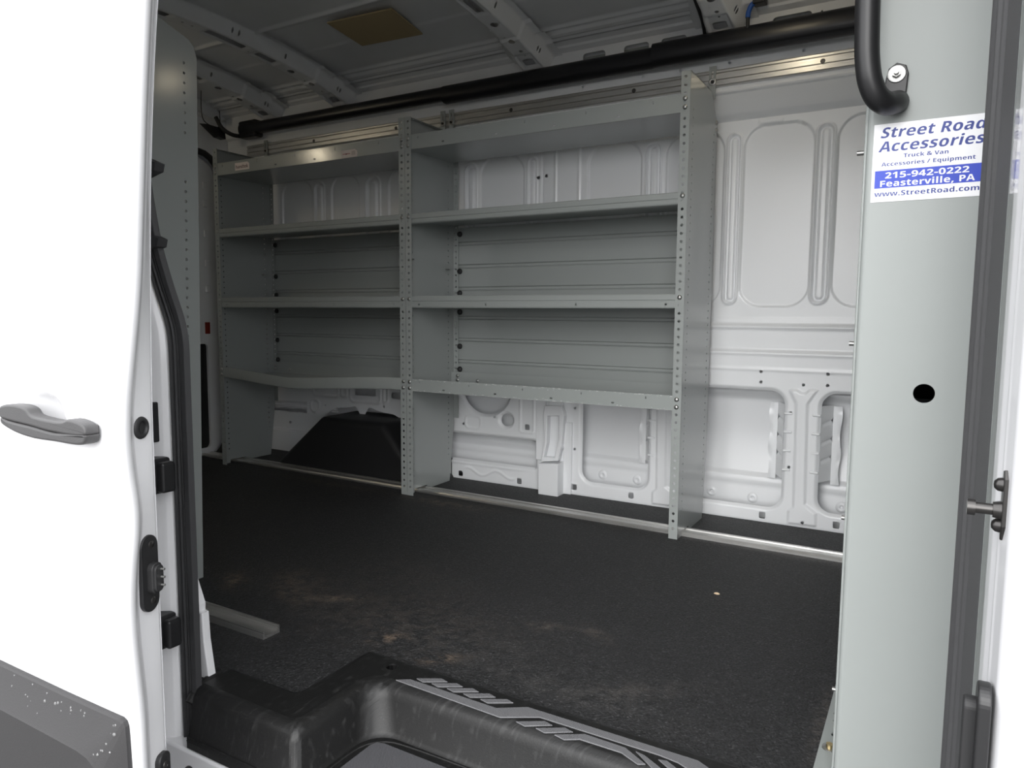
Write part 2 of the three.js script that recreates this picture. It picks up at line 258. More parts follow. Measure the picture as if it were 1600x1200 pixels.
// ---------------------------------------------------------------- far wall
const WZ = -0.380;
const wall = struct('wall_back', 'white pressed steel inner wall of the van behind the shelves');
{
  const recess = [[1.213, 1.447], [1.517, 1.90], [0.930, 1.145], [0.612, 0.834], [0.105, 0.322], [-0.40, -0.06], [-0.76, -0.58], [-1.10, -0.89]];
  const ribs = [[1.153, 1.207], [1.449, 1.511], [0.850, 0.915], [0.028, 0.095], [0.338, 0.388], [-0.875, -0.80], [-0.54, -0.445]];
  const belt = (y) => 0.014 * (sst(0.735, 0.728, y) * 0.15 + sst(0.715, 0.70, y)) - 0.006 * sst(0.700, 0.69, y) + 0.010 * sst(0.622, 0.608, y) - 0.003 * sst(0.606, 0.598, y) + 0.003 * (sst(0.556, 0.552, y) - sst(0.548, 0.544, y));
  const Z = (x, y) => {
    let z = WZ + belt(y);
    for (const [a, b] of recess) { const d = sdBox(x, y, a, b, 0.772, 1.402, 0.075); if (d < 0.01) z -= 0.008 * sst(0.001, -0.003, d) * (0.5 + 0.5 * sst(0.80, 1.1, y)); }
    for (const [a, b] of ribs) { const d = sdBox(x, y, a, b, 0.780, 1.385, (b - a) / 2 - 0.001); if (d < 0.02) { const w = (b - a) / 2; z += 0.007 * Math.exp(-(((d + 0.004) / 0.0032) ** 2)) - 0.008 * sst(-0.007, -0.011, d) + 0.010 * sst(-w * 0.52, -w * 0.70, d); } }
    z += 0.004 * Math.exp(-(((x - 0.470) / 0.005) ** 2)) + 0.004 * Math.exp(-(((x - 0.575) / 0.005) ** 2));
    z -= 0.014 * Math.exp(-(((x - 0.408) / 0.0026) ** 2));
    z += 0.006 * (sst(0.574, 0.560, y)) * 0;
    // small weld tab above the recess right of the shelves
    { const d = sdBox(x, y, 1.26, 1.34, 1.405, 1.42, 0.006); if (d < 0.01) z += 0.004 * sst(0.003, -0.003, d); }
    return z;
  };
  const dots = [[1.304, 0.543, 0.006], [1.524, 0.544, 0.006], [1.305, 0.506, 0.006], [1.524, 0.505, 0.006], [0.392, 1.298, 0.007], [0.427, 1.302, 0.007], [1.447, 0.503, 0.0055]];
  const hole = (x, y) => { let d = 1; for (const [a, b, r] of dots) d = Math.min(d, Math.hypot(x - a, y - b) - r); return d; };
  mesh('window_panel', sheet(-1.45, 1.72, 0.487, 1.43, 0.0034, 0.0045, (x, y) => [x, y, Z(x, y)], hole), M.innerWhite, wall);

  // lower inner panel with its openings
  const LZ = -0.362, plateau = [[1.402, 0.484], [1.429, 0.484], [1.443, 0.474], [1.455, 0.474], [1.468, 0.486], [1.494, 0.487], [1.464, 0.438], [1.470, 0.085], [1.507, 0.057], [1.509, 0.012], [1.416, 0.010], [1.416, 0.056], [1.432, 0.070], [1.426, 0.438]];
  const plateau2 = plateau.map(([x, y]) => [x - 0.50, y]);
  const sq = [[1.328, 0.025], [1.573, 0.026], [0.582, 0.032], [0.829, 0.030], [0.018, 0.023], [0.322, 0.025], [0.359, 0.263]], sm = [[1.409, 0.403], [1.411, 0.210], [1.465, 0.020], [0.580, 0.360], [0.581, 0.191], [0.196, 0.293], [0.033, 0.251]];
  const opening = (x, y) => Math.min(sdBox(x, y, 1.07, 1.388, 0.055, 0.476, 0.05), sdBox(x, y, 0.612, 0.893, 0.060, 0.462, 0.05), sdBox(x, y, 1.508, 1.83, 0.062, 0.478, 0.05), sdBox(x, y, -0.06, 0.398, 0.090, 0.205, 0.008), Math.min(Math.hypot(x - 0.150, y - 0.425) - 0.124, 9), Math.hypot((x - 0.254) * 0.95, y - 0.284) - 0.028);
  const lowHole = (x, y) => { let d = opening(x, y); for (const [a, b] of sq) d = Math.min(d, sdBox(x, y, a - 0.011, a + 0.011, b - 0.012, b + 0.012, 0.003)); for (const [a, b] of sm) d = Math.min(d, Math.hypot(x - a, y - b) - 0.0058); return d; };
  const lowZ = (x, y) => {
    const d = opening(x, y); let z = LZ - 0.012 * sst(0.012, -0.002, d) * 0.9;
    for (const p of [plateau, plateau2]) { if (Math.abs(x - p[3][0]) < 0.09) { const q = sdPoly(x, y, p); z += 0.007 * sst(0.003, -0.004, q); } }
    z += 0.003 * Math.exp(-(((sdBox(x, y, 0.045, 0.125, 0.235, 0.29, 0.02)) / 0.004) ** 2));
    z += 0.004 * Math.exp(-((sdBox(x, y, 0.325, 0.39, 0.24, 0.6, 0.01) / 0.004) ** 2));
    z += 0.004 * Math.exp(-(((y - 0.028 - 0.028 * (0.5 + 0.5 * Math.sin((x - 0.02) * 42))) / 0.005) ** 2)) * (sst(0.03, 0.06, x) - sst(0.28, 0.31, x));
    z += 0.004 * Math.exp(-(((y - 0.075) / 0.006) ** 2)) * sst(0.38, 0.30, x);
    if (y < 0.004) z -= 0.006 * sst(0.004, -0.01, y);
    return z;
  };
  mesh('lower_panel', sheet(-0.03, 1.72, -0.02, 0.49, 0.0042, 0.0042, (x, y) => [x, y, lowZ(x, y)], lowHole), M.innerWhite, wall);

  // outer skin seen through the openings
  mesh('outer_skin', sheet(-1.47, 2.1, -0.3, 1.72, 0.05, 0.008, (x, y) => [x, y, -0.455 + 0.012 * sst(0.155, 0.145, y) - 0.006 * sst(0.120, 0.112, y) + 0.018 * sst(0.43, 0.46, y) * sst(0.49, 0.46, y) - 0.03 * Math.exp(-(((y - 0.30) / 0.15) ** 2)) + (y > 1.4 ? 0.10 * (y - 1.4) : 0)]), M.innerWhite, wall);
  for (const [x, y] of [[1.122, 0.068], [1.275, 0.062], [0.671, 0.077], [0.822, 0.074], [1.579, 0.068]])
    mesh('dimple', lathe([[0.004, 0.001], [0.007, 0.004], [0.012, 0.006], [0.018, 0.002], [0.02, 0]], 20).rotateX(Math.PI / 2).translate(x, y, -0.451), M.innerWhite, wall);

  // folded stiffeners at the sides of the openings
  const stiffener = (xe, s) => {                              // xe: edge of the opening, s: +1 reaches towards +x
    const g = [];
    g.push(sheet(0, 0.052, 0.165, 0.432, 0.004, 0.006, (t, y) => { const r = [0.235, 0.30, 0.365].reduce((a, c) => Math.max(a, Math.exp(-(((y - c - t * 0.25) / 0.006) ** 2))), 0); return [xe + s * t * 0.62 - s * 0.007 * r * sst(0.004, 0.012, t), y, -0.368 - t * 1.2]; }));
    g.push(sheet(0, 0.032, 0.150, 0.428, 0.004, 0.006, (t, y) => [xe + s * (0.032 + t), y, -0.430 + 0.004 * Math.sin(y * 70) * sst(0.012, 0.03, t)], (t, y) => 0.027 + 0.003 * Math.cos(y * 48) - t));
    for (const y of [0.20, 0.268, 0.335, 0.40]) g.push(box(xe - s * 0.004 - 0.014, xe - s * 0.004 + 0.014, y - 0.004, y + 0.004, -0.370, -0.357, 0.003).translate(-s * 0.010, 0, 0));
    mesh('stiffener', g, M.innerWhite, wall);
  };
  stiffener(1.388, -1); stiffener(1.508, 1); stiffener(0.893, -1);

  // bracket column between the openings
  const colOuter = [[0.457, 0.365], [0.534, 0.370], [0.548, 0.329], [0.538, 0.210], [0.522, 0.140], [0.443, 0.128], [0.448, 0.161], [0.458, 0.223], [0.450, 0.322]], colHole = [[0.471, 0.322], [0.523, 0.326], [0.523, 0.229], [0.505, 0.152], [0.456, 0.150], [0.470, 0.210]];
  const pillar = [plate(colOuter, [new THREE.Path(colHole.map((p) => new THREE.Vector2(...p)).reverse())], 0.02, 0.004).translate(0, 0, -0.352)];
  pillar.push(plate([[0.448, -0.012], [0.538, -0.004], [0.538, 0.136], [0.446, 0.126]], [], 0.060, 0.004).translate(0, 0, -0.360), box(0.535, 0.572, 0.0, 0.30, -0.375, -0.350, 0.004), box(0.405, 0.450, 0.13, 0.42, -0.368, -0.352, 0.004), box(0.47, 0.53, 0.33, 0.42, -0.365, -0.342, 0.006));
  mesh('pillar_bracket', pillar, M.innerWhite, wall);
  for (const [x, y, z, r] of [[0.495, 0.102, -0.2995, 0.0045], [0.493, 0.014, -0.2995, 0.0055]]) mesh('bolt', lathe([[0, 0.003], [r, 0.002], [r, 0]], 12).rotateX(Math.PI / 2).translate(x, y, z), M.steel, wall);

  // panel over the wheel arch, with its scalloped lower edge
  const archEdge = [[-0.93, 0.45], [-0.93, 0.216], [-0.815, 0.222], [-0.79, 0.232], [-0.757, 0.255], [-0.72, 0.270], [-0.63, 0.278], [-0.605, 0.287], [-0.590, 0.276], [-0.570, 0.245], [-0.556, 0.238], [-0.542, 0.243], [-0.522, 0.276], [-0.508, 0.287], [-0.49, 0.284], [-0.46, 0.272], [-0.36, 0.262], [-0.29, 0.235], [-0.20, 0.13], [-0.14, 0.0], [-0.03, -0.02], [-0.03, 0.49], [-0.93, 0.49]];
  const aHole = (x, y) => { let d = -sdPoly(x, y, archEdge); d = Math.min(d, sdBox(x, y, -0.600, -0.470, 0.340, 0.44, 0.006), sdBox(x, y, -0.375, -0.24, 0.338, 0.368, 0.012)); for (const [a, b] of [[-0.71, 0.31], [-0.80, 0.275], [-0.87, 0.235], [-0.42, 0.295]]) d = Math.min(d, Math.hypot(x - a, y - b) - 0.006); return Math.min(d, sdBox(x, y, -0.825, -0.79, 0.36, 0.368, 0.002)); };
  mesh('arch_panel', sheet(-0.94, -0.02, -0.03, 0.49, 0.0045, 0.0045, (x, y) => {
    let z = -0.356; const e = (d) => 0.005 * Math.exp(-((d / 0.006) ** 2));
    z += e(sdBox(x, y, -0.88, -0.71, 0.325, 0.6, 0.02)) + e(sdBox(x, y, -0.63, -0.44, 0.31, 0.6, 0.02)) + e(sdBox(x, y, -0.69, -0.655, 0.33, 0.6, 0.01)) + e(sdBox(x, y, -0.90, -0.84, 0.24, 0.30, 0.025)) + e(sdBox(x, y, -0.42, -0.395, 0.32, 0.6, 0.01));
    return [x, y, z];
  }, aHole), M.innerWhite, wall);
  mesh('arch_fill_panel', sheet(-1.45, -0.74, -0.02, 0.49, 0.012, 0.004, (x, y) => [x, y, -0.388 + 0.012 * Math.exp(-(((y - 0.268) / 0.006) ** 2)) + 0.008 * Math.exp(-(((y - 0.252) / 0.005) ** 2)) - 0.030 * sst(0.225, 0.215, y) + 0.012 * sst(0.12, 0.11, y)], (x, y) => Math.min(Math.abs(y - 0.228 - 0.004 * Math.sin(x * 60)) - 0.010, Math.hypot(x + 1.12, y - 0.155) - 0.009)), M.innerWhite, wall);


  // upper rail of the wall, leaning in towards the roof
  mesh('upper_rail', sweepX([[-0.380, 1.425], [-0.374, 1.432], [-0.362, 1.440], [-0.355, 1.447], [-0.326, 1.492], [-0.318, 1.503], [-0.310, 1.508], [-0.307, 1.513], [-0.306, 1.588]], -1.45, 1.72, { crease: 0.35 }), M.innerWhite, wall);
  mesh('rail_flange', [plate([[-1.45, 1.588], [1.72, 1.588], [1.72, 1.624], [-1.45, 1.624]], [0.62, 0.86, 1.0, 1.17, 1.41].map((x) => circ(x, 1.605, 0.006, 14)), 0.0015).translate(0, 0, -0.3065), sweepX([[-0.305, 1.624], [-0.302, 1.628], [-0.292, 1.634], [-0.290, 1.67]], -1.45, 1.72)], M.innerWhite, wall);
  const slots = [[0.622, 0.713], [0.787, 0.882], [0.928, 1.02], [1.309, 1.431]];
  const rh = slots.map(([a, b]) => new THREE.Path(rrect(a, b, 1.662, 1.722, 0.012, 4).map((p) => new THREE.Vector2(...p)).reverse())); rh.push(circ(1.27, 1.705, 0.004), circ(1.46, 1.712, 0.004));
  mesh('roof_rail', [plate([[-1.45, 1.64], [1.72, 1.64], [1.72, 1.742], [-1.45, 1.742]], rh, 0.003).translate(0, 0, -0.298), sweepX([[-0.298, 1.738], [-0.285, 1.741], [-0.272, 1.748], [-0.268, 1.756], [-0.250, 1.765]], -1.45, 1.72)], M.innerWhite, wall);
  mesh('dark_slot_backing', box(-1.45, 1.72, 1.645, 1.73, -0.335, -0.325), M.grey, wall);  // grey strip added behind the slots to darken the hollow seen through them
}
{ // wheel arch: hull of rounded corners
  const pts = [], s = new THREE.SphereGeometry(0.035, 12, 8), p = s.attributes.position;
  for (const c of [[-0.89, -0.01, -0.165], [-0.055, -0.01, -0.165], [-0.645, 0.215, -0.205], [-0.29, 0.215, -0.205], [-0.89, -0.01, -0.43], [-0.055, -0.01, -0.43], [-0.66, 0.215, -0.43], [-0.27, 0.215, -0.43]]) for (let i = 0; i < p.count; i++) pts.push(new THREE.Vector3(c[0] + p.getX(i), c[1] + p.getY(i), c[2] + p.getZ(i)));
  const w = mesh('wheel_arch', toCreasedNormals(new ConvexGeometry(pts), 0.6), M.arch); tag(w, 'black wheel arch cover bulging from the floor under the left shelves', 'wheel arch', null, 'structure');
}
// ---------------------------------------------------------------- rear end, near side and bulkhead
{
  const wr = struct('wall_left', 'white rear end of the cargo area beside the rear door');
  const o = rrect(-0.225, 1.26, -0.06, 1.535, 0.10, 8).map(([a, b]) => new THREE.Vector2(-a, b));
  const s = shapeOf([[0.47, -0.3], [0.47, 1.80], [-1.42, 1.80], [-1.42, -0.3]]); s.holes = [new THREE.Path(o)];
  mesh('rear_frame', new THREE.ExtrudeGeometry(s, { depth: 0.05, bevelEnabled: false }).rotateY(Math.PI / 2).translate(-1.46, 0, 0), M.innerWhite, wr);
  mesh('rear_skin', box(-1.52, -1.50, -0.4, 1.86, -0.50, 1.56), M.bodyWhite, wr);
  const seal = rrect(-0.232, 1.27, -0.02, 1.542, 0.105, 10).map(([z, y]) => [-1.405, y, z]);
  mesh('rear_seal', tubeGeo(seal, 0.016, 160, 10, true), M.rubber, wr);
  mesh('pillar_shade_strip', box(-1.41, -1.39, 0.0, 1.50, -0.325, -0.236, 0.01), M.plastic, wr);  // black strip put over the white pillar in place of the shade there
  mesh('roof_corner', sweepX([[-0.30, 1.74], [-0.22, 1.70], [-0.10, 1.72], [0.2, 1.80]], -1.46, -1.36), M.innerWhite, wr);
}
{
  const d = struct('door_2', 'white inside of the closed rear door at the far end');
  const P = rrect(-0.215, 1.24, 0.0, 1.51, 0.09, 8).map(([a, b]) => [-a, b]);
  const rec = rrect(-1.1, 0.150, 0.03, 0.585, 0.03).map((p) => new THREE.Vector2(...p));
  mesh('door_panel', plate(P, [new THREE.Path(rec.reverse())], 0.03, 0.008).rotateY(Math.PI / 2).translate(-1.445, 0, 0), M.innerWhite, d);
  mesh('dark_recess_slab', box(-1.45, -1.432, 0.02, 0.6, -0.17, 1.1, 0.004), M.plastic, d).userData.label = 'black slab darkening the lower door recess';  // near-black slab added behind the opening so the recess reads dark
  mesh('reflector', box(-1.415, -1.405, 0.628, 0.688, -0.158, -0.128, 0.002), M.red, d).userData.label = 'small red reflector';
  for (const y of [1.36, 1.27, 1.12, 0.97, 0.84]) mesh('clip', box(-1.415, -1.40, y, y + 0.035, -0.165, -0.140, 0.005), M.innerWhite, d);
}
{
  const c = group('cable_cover', 'black cable cover and hose at the rear roof corner', 'cable');
  mesh('cover', new ConvexGeometry([[-1.32, 1.604, -0.15], [-1.32, 1.655, -0.07], [-1.32, 1.652, -0.185], [-1.32, 1.60, -0.19], [-1.28, 1.604, -0.15], [-1.28, 1.650, -0.08], [-1.28, 1.648, -0.185], [-1.28, 1.60, -0.19]].map((p) => new THREE.Vector3(...p))), M.plastic, c);
  mesh('hose', tubeGeo([[-1.30, 1.70, -0.15], [-1.27, 1.645, -0.164], [-1.25, 1.622, -0.201], [-1.24, 1.622, -0.26]], 0.010), M.rubber, c);
  const h = mesh('wire_hook', tubeGeo([[-1.30, 1.86, -0.072], [-1.30, 1.68, -0.075], [-1.30, 1.660, -0.095], [-1.30, 1.652, -0.155], [-1.30, 1.662, -0.17], [-1.30, 1.735, -0.174]], 0.0022, 60, 8), M.steel);
  tag(h, 'thin bent wire loop hanging at the rear roof corner', 'hook');
}
// near side of the van around the sliding door opening
const sealShift = (y) => smoothT([[0, 0], [0.69, 0], [0.72, -0.004], [0.755, -0.024], [0.83, -0.056], [0.87, -0.071], [0.93, -0.085], [1.04, -0.105], [1.2, -0.13], [1.6, -0.17]], y, 0.03);
{
  const wf = struct('wall_front', 'white body side around the sliding door opening');
  const jamb = [[0.50, 1.395], [0.535, 1.400], [0.549, 1.412], [0.552, 1.425], [0.545, 1.436], [0.520, 1.452], [0.46, 1.475], [0.36, 1.50]];
  mesh('rear_jamb', sheet(0, 7, -0.30, 1.62, 0.25, 0.02, (t, y) => { const i = Math.min(6, Math.floor(t)), f = t - i; return [jamb[i][0] + (jamb[i + 1][0] - jamb[i][0]) * f + sealShift(y), y, jamb[i][1] + (jamb[i + 1][1] - jamb[i][1]) * f]; }), M.bodyWhite, wf);
  mesh('inner_side', [box(-1.46, 0.36, -0.3, 1.76, 1.40, 1.42), box(0.30, 2.1, 1.62, 1.80, 1.40, 1.46), box(1.89, 2.1, -0.3, 1.76, 1.36, 1.40)], M.innerWhite, wf);
  mesh('outer_side', [box(-1.5, 0.40, -0.45, 1.86, 1.54, 1.56), box(0.30, 2.3, 1.62, 1.86, 1.50, 1.56)], M.bodyWhite, wf);
  mesh('sill', [box(0.45, 2.3, -0.55, -0.112, 1.36, 1.452, 0.006)], M.bodyWhite, wf);
  // white inner flange between seal and floor
  mesh('inner_flange', [plate([[0.515, 0.21], [0.545, 0.198], [0.556, 0.175], [0.567, 0.15], [0.566, 0.137], [0.576, 0.135], [0.579, 0.078], [0.591, 0.006], [0.560, -0.06], [0.50, -0.06]], [], 0.012, 0.003).translate(0, 0, 1.372)], M.bodyWhite, wf);
  // front pillar (plan profile drawn upwards)
  const pp = [[1.885, 1.36], [1.874, 1.42], [1.872, 1.50], [1.872, 1.535], [1.875, 1.548], [1.8745, 1.556], [1.876, 1.562], [1.879, 1.585], [1.889, 1.602], [1.905, 1.612], [1.93, 1.618], [2.3, 1.64]];
  mesh('front_pillar', sheet(0, pp.length - 1, -0.55, 1.75, 0.2, 0.2, (t, y) => { const i = Math.min(pp.length - 2, Math.floor(t)), f = t - i; return [pp[i][0] + (pp[i + 1][0] - pp[i][0]) * f, y, pp[i][1] + (pp[i + 1][1] - pp[i][1]) * f]; }), M.bodyWhite, wf);
  // black slot and rubber buffers on the rear jamb
  mesh('jamb_slot', box(0.510, 0.540, 0.49, 0.568, 1.436, 1.455, 0.003), M.plastic, wf);
  for (const [a, b] of [[0.393, 0.462], [0.085, 0.152]]) mesh('buffer', [box(0.500, 0.560, a, b, 1.43, 1.474, 0.006), box(0.53, 0.578, a + 0.004, b - 0.006, 1.432, 1.462, 0.006)], M.plastic, wf).userData.label = 'black rubber buffer';
}
{ // seal on the rear edge of the opening
  const s = struct('trim_1', 'black ribbed rubber seal curving down the rear edge of the doorway');
  const bump = (t) => 0.002 + 0.007 * Math.exp(-(((t - 0.10) / 0.09) ** 2)) + 0.008 * Math.exp(-(((t - 0.36) / 0.06) ** 2)) + 0.008 * Math.exp(-(((t - 0.55) / 0.05) ** 2)) + 0.010 * sst(0.62, 0.70, t) * sst(1.0, 0.93, t);
  mesh('ribbed_strip', sheet(0, 1, -0.35, 1.62, 0.02, 0.012, (t, y) => [0.556 + 0.050 * t + sealShift(y), y, 1.418 - 0.006 * t + bump(t)]), M.seal, s);
  for (const [y, k] of [[1.005, 1], [0.865, 1]]) mesh('tab', new ConvexGeometry([[0.44, y - 0.02, 1.43], [0.545, y + 0.012, 1.425], [0.540, y - 0.002, 1.425], [0.44, y + 0.05, 1.43], [0.44, y - 0.02, 1.40], [0.545, y + 0.012, 1.405], [0.540, y - 0.002, 1.405], [0.44, y + 0.05, 1.40]].map((p) => new THREE.Vector3(...p))).translate(0.004, 0, 0.006), M.seal, s);
}
{ // seal on the front edge
  const s = struct('trim_2', 'dark grey ribbed rubber seal between the grey panel and the white pillar');
  const b = (t) => 0.002 + 0.004 * Math.exp(-(((t - 0.1) / 0.08) ** 2)) + 0.005 * Math.exp(-(((t - 0.30) / 0.05) ** 2)) + 0.004 * Math.exp(-(((t - 0.45) / 0.05) ** 2)) + 0.004 * sst(0.55, 0.62, t);
  mesh('ribbed_strip', sheet(0, 1, -0.55, 1.72, 0.02, 0.1, (t, y) => [1.854 + 0.019 * t - b(t) * 0.9, y, 1.395 + 0.108 * t + b(t) * 0.2]), M.sealGrey, s);
}
{ // bulkhead: angled-off end panel with a rolled edge, its side flange and floor foot
  const p = struct('partition', 'tall grey steel partition panel with a round hole right of the doorway');
  const arc = 0.0125, L = 0.24;
  const path = (s) => s < L ? [1.968 - s, 1.10] : s < L + arc ? [1.728 - 0.008 * Math.sin((s - L) / arc * Math.PI / 2), 1.092 + 0.008 * Math.cos((s - L) / arc * Math.PI / 2)] : [1.72, 1.092 - (s - L - arc)];
  const hs = 1.968 - 1.812;
  const edge = sheet(L - 0.001, L + arc + 0.20, 0, 1.78, 0.00315, 0.2, (s, y) => { const q = path(s); return [q[0], y, q[1]]; });
  mesh('face_panel', [plate([[1.728, 0], [1.968, 0], [1.968, 1.78], [1.728, 1.78]], [circ(1.812, 0.631, 0.0138, 32)], 0.0015).translate(0, 0, 1.0985), edge], M.partition, p);
    const fh = [circ(1.702, -0.878, 0.004, 10, 0.006), circ(1.703, -0.905, 0.0035), circ(1.706, -0.952, 0.004, 10, 0.007)];
  mesh('foot', plate([[1.688, -1.10], [1.722, -1.10], [1.722, -0.70], [1.690, -0.70]], fh, 0.003).rotateX(-Math.PI / 2).translate(0, 0.0005, 0), M.partition, p);
  mesh('floor_bolt', [washer.clone().translate(1.705, 0.0035, 1.0)], M.zinc, p);
  mesh('floor_nut', hexNut.clone().scale(0.8, 0.8, 0.8).translate(1.705, 0.0085, 1.0), M.brass, p);
  for (const [y, z] of [[1.016, 0.905], [0.692, 0.867], [0.367, 0.841], [0.034, 0.845]])
    mesh('side_bolt', [stud.clone().rotateZ(Math.PI / 2).translate(1.702, y, z), hexNut.clone().rotateZ(Math.PI / 2).translate(1.706, y, z), washer.clone().rotateZ(Math.PI / 2).scale(1, 0.9, 0.9).translate(1.7125, y, z)], M.zinc, p);
}
{ // bulkhead closing the cargo area at the front
  const c = struct('wall_right', 'grey steel bulkhead closing the front of the cargo area');
  mesh('bulkhead_panel', box(1.7165, 1.728, -0.02, 1.78, -0.42, 1.09, 0.002), M.partition, c);
  mesh('cab_trim', [box(1.73, 3.0, -0.3, 1.80, -0.47, -0.45), box(1.73, 3.0, -0.32, -0.28, -0.46, 1.36), box(2.96, 3.0, -0.3, 1.80, -0.46, 1.36), box(2.05, 3.0, -0.3, 1.80, 1.36, 1.38), box(1.73, 3.0, 1.76, 1.80, -0.46, 1.36)], M.plastic, c);
}
// ================================================================ sliding door, slid back outside the body
{
  const d = struct('door_1', 'white sliding door slid back along the outside of the van, with a grey handle');
  const zp = [[-0.3, 1.705], [0.05, 1.711], [0.169, 1.711], [0.224, 1.715], [0.300, 1.719], [0.36, 1.7175], [0.418, 1.709], [0.455, 1.7045], [0.50, 1.7105], [0.54, 1.715], [0.59, 1.7145], [0.624, 1.711], [0.685, 1.702], [0.772, 1.690], [0.903, 1.680], [1.032, 1.670], [1.161, 1.658], [1.5, 1.622], [1.75, 1.585]];
  const zs = (y) => smoothT(zp, y, 0.03);
  const zi = (y) => smoothT([[-0.3, 1.647], [0.6, 1.646], [0.73, 1.642], [0.92, 1.634], [1.1, 1.620], [1.2, 1.609], [1.75, 1.541]], y, 0.05);
  mesh('outer_skin', sheet(-0.3, 0.86, -0.3, 1.70, 0.0055, 0.006, (x, y) => {
    let z = zs(y);
    const r = sdBox(x, y, -1, 0.778, 0.712, 1.45, 0.06); z -= 0.006 * sst(0.006, -0.012, r);
    const c = Math.hypot((x - 0.676) / 0.062, (y - 0.575) / 0.047); if (c < 1.3) z -= 0.028 * (1 - clamp(c) ** 2) * sst(1.06, 0.9, c);
    return [x, y, z];
  }), M.bodyWhite, d);
  const hem = (y) => { const a = zs(y), b = zi(y); return [[0.86, a], [0.8645, a - 0.003], [0.8665, a - 0.009], [0.864, a - 0.017], [0.856, a - 0.025], [0.851, a - 0.028], [0.8485, a - 0.031], [0.846, a - 0.0345], [0.833, b], [0.828, b - 0.006]]; };
  mesh('edge_hem', sheet(0, 5, -0.3, 1.70, 0.5, 0.012, (t, y) => { const h = hem(y), i = Math.min(4, Math.floor(t)), f = t - i; return [h[i][0] + (h[i + 1][0] - h[i][0]) * f, y, h[i][1] + (h[i + 1][1] - h[i][1]) * f]; }), M.bodyWhite, d);
  const face = (t, y) => { const h = hem(y), a = 5 + Math.min(3, Math.floor(t)), f = t - Math.min(3, Math.floor(t)); return [h[a][0] + (h[a + 1][0] - h[a][0]) * f, y, h[a][1] + (h[a + 1][1] - h[a][1]) * f]; };
  mesh('leading_face', sheet(0, 4, -0.3, 1.70, 0.5, 0.012, face), M.bodyWhite, d);
  mesh('inner_skin', sheet(-0.3, 0.829, -0.3, 1.70, 0.1, 0.05, (x, y) => [x, y, zi(y) - 0.006]), M.bodyWhite, d);
  // cladding along the bottom
  const outer = [[-0.3, 0.150], [0.70, 0.157], [0.80, 0.159], [0.842, 0.160], [0.850, 0.157], [0.8535, 0.150], [0.855, 0.12], [0.857, 0.06], [0.859, 0.0], [0.860, -0.5]], inner = [[-0.3, 0.092], [0.70, 0.099], [0.765, 0.099], [0.790, 0.096], [0.806, 0.088], [0.817, 0.075], [0.823, 0.058], [0.826, 0.035], [0.828, 0.0], [0.830, -0.5]];
  const cp = [], ci = [], cu = [], nC = outer.length, lay = [[outer, 1.700, 0], [outer, 1.7175, 0], [outer, 1.7195, 0.003], [inner, 1.7375, -0.0015], [inner, 1.739, 0.0015]];
  for (const [o, z, k] of lay) for (const [x, y] of o) { cp.push(x - k, y - k, z); cu.push(x, y); }
  for (let r = 0; r + 1 < lay.length; r++) for (let q = 0; q + 1 < nC; q++) { const a = r * nC + q; ci.push(a, a + nC, a + 1, a + 1, a + nC, a + nC + 1); }
  const base = (lay.length - 1) * nC;
  cp.push(-0.3 - 0.0015, -0.5, 1.739); cu.push(-0.3, -0.5); const cornerI = cp.length / 3 - 1; for (let q = 0; q + 1 < nC; q++) ci.push(base + q, cornerI, base + q + 1);
  mesh('lower_cladding', toCreasedNormals(fromArrays(cp, ci, cu), 0.25), M.cladding, d).userData.label = 'dark grey lower cladding';
  // handle in two halves along its seam
  const top = [[0.600, 0.580], [0.619, 0.577], [0.683, 0.5735], [0.745, 0.5695], [0.827, 0.5725], [0.828, 0.578], [0.824, 0.585], [0.788, 0.591], [0.769, 0.5865], [0.719, 0.5865], [0.688, 0.590], [0.675, 0.5985], [0.618, 0.600], [0.600, 0.594]], bot = [[0.600, 0.579], [0.619, 0.576], [0.683, 0.5725], [0.745, 0.5685], [0.827, 0.5715], [0.826, 0.566], [0.820, 0.559], [0.744, 0.5555], [0.680, 0.5555], [0.627, 0.562], [0.600, 0.571]];
  const ho = new THREE.Group(); ho.name = 'door_handle'; d.add(ho); ho.userData.label = 'grey bar handle';
  const spl = (p) => new THREE.CatmullRomCurve3(p.map((q) => new THREE.Vector3(q[0], q[1], 0)), true, 'centripetal').getPoints(90).slice(0, -1).map((v) => [v.x, v.y]);
  mesh('upper_grip', plate(spl(top), [], 0.014, 0.0035).translate(0, 0, 1.7215), M.handle, ho); mesh('lower_grip', plate(spl(bot), [], 0.014, 0.0035).translate(0, 0, 1.7205), M.handle, ho);
  mesh('mount', [box(0.605, 0.632, 0.572, 0.594, 1.705, 1.73, 0.004), box(0.79, 0.82, 0.565, 0.583, 1.70, 1.73, 0.004)], M.handle, ho);
  // fittings on the leading face
  const onFace = (y, f) => { const h = hem(y), a = h[7], b = h[8]; const g = new THREE.Group(); g.position.set(a[0] + (b[0] - a[0]) * f, y, a[1] + (b[1] - a[1]) * f); g.rotation.y = Math.atan2(a[1] - b[1], a[0] - b[0]) * -1 + Math.PI / 2 - Math.PI / 2; const nx = (a[1] - b[1]), nz = -(a[0] - b[0]); g.rotation.y = Math.atan2(nx, nz); return g; };
  const sock = onFace(0.574, 0.40); sock.name = 'guide_socket'; d.add(sock); sock.userData.label = 'round black rubber socket';
  mesh('ring', lathe([[0.0075, -0.008], [0.0085, 0.0035], [0.0125, 0.004], [0.0155, 0.002], [0.0165, 0]], 24).rotateX(Math.PI / 2), M.rubber, sock);
  mesh('bore', lathe([[0, -0.006], [0.0078, -0.006]], 18).rotateX(Math.PI / 2).translate(0, 0, 0.007), M.rubber, sock);
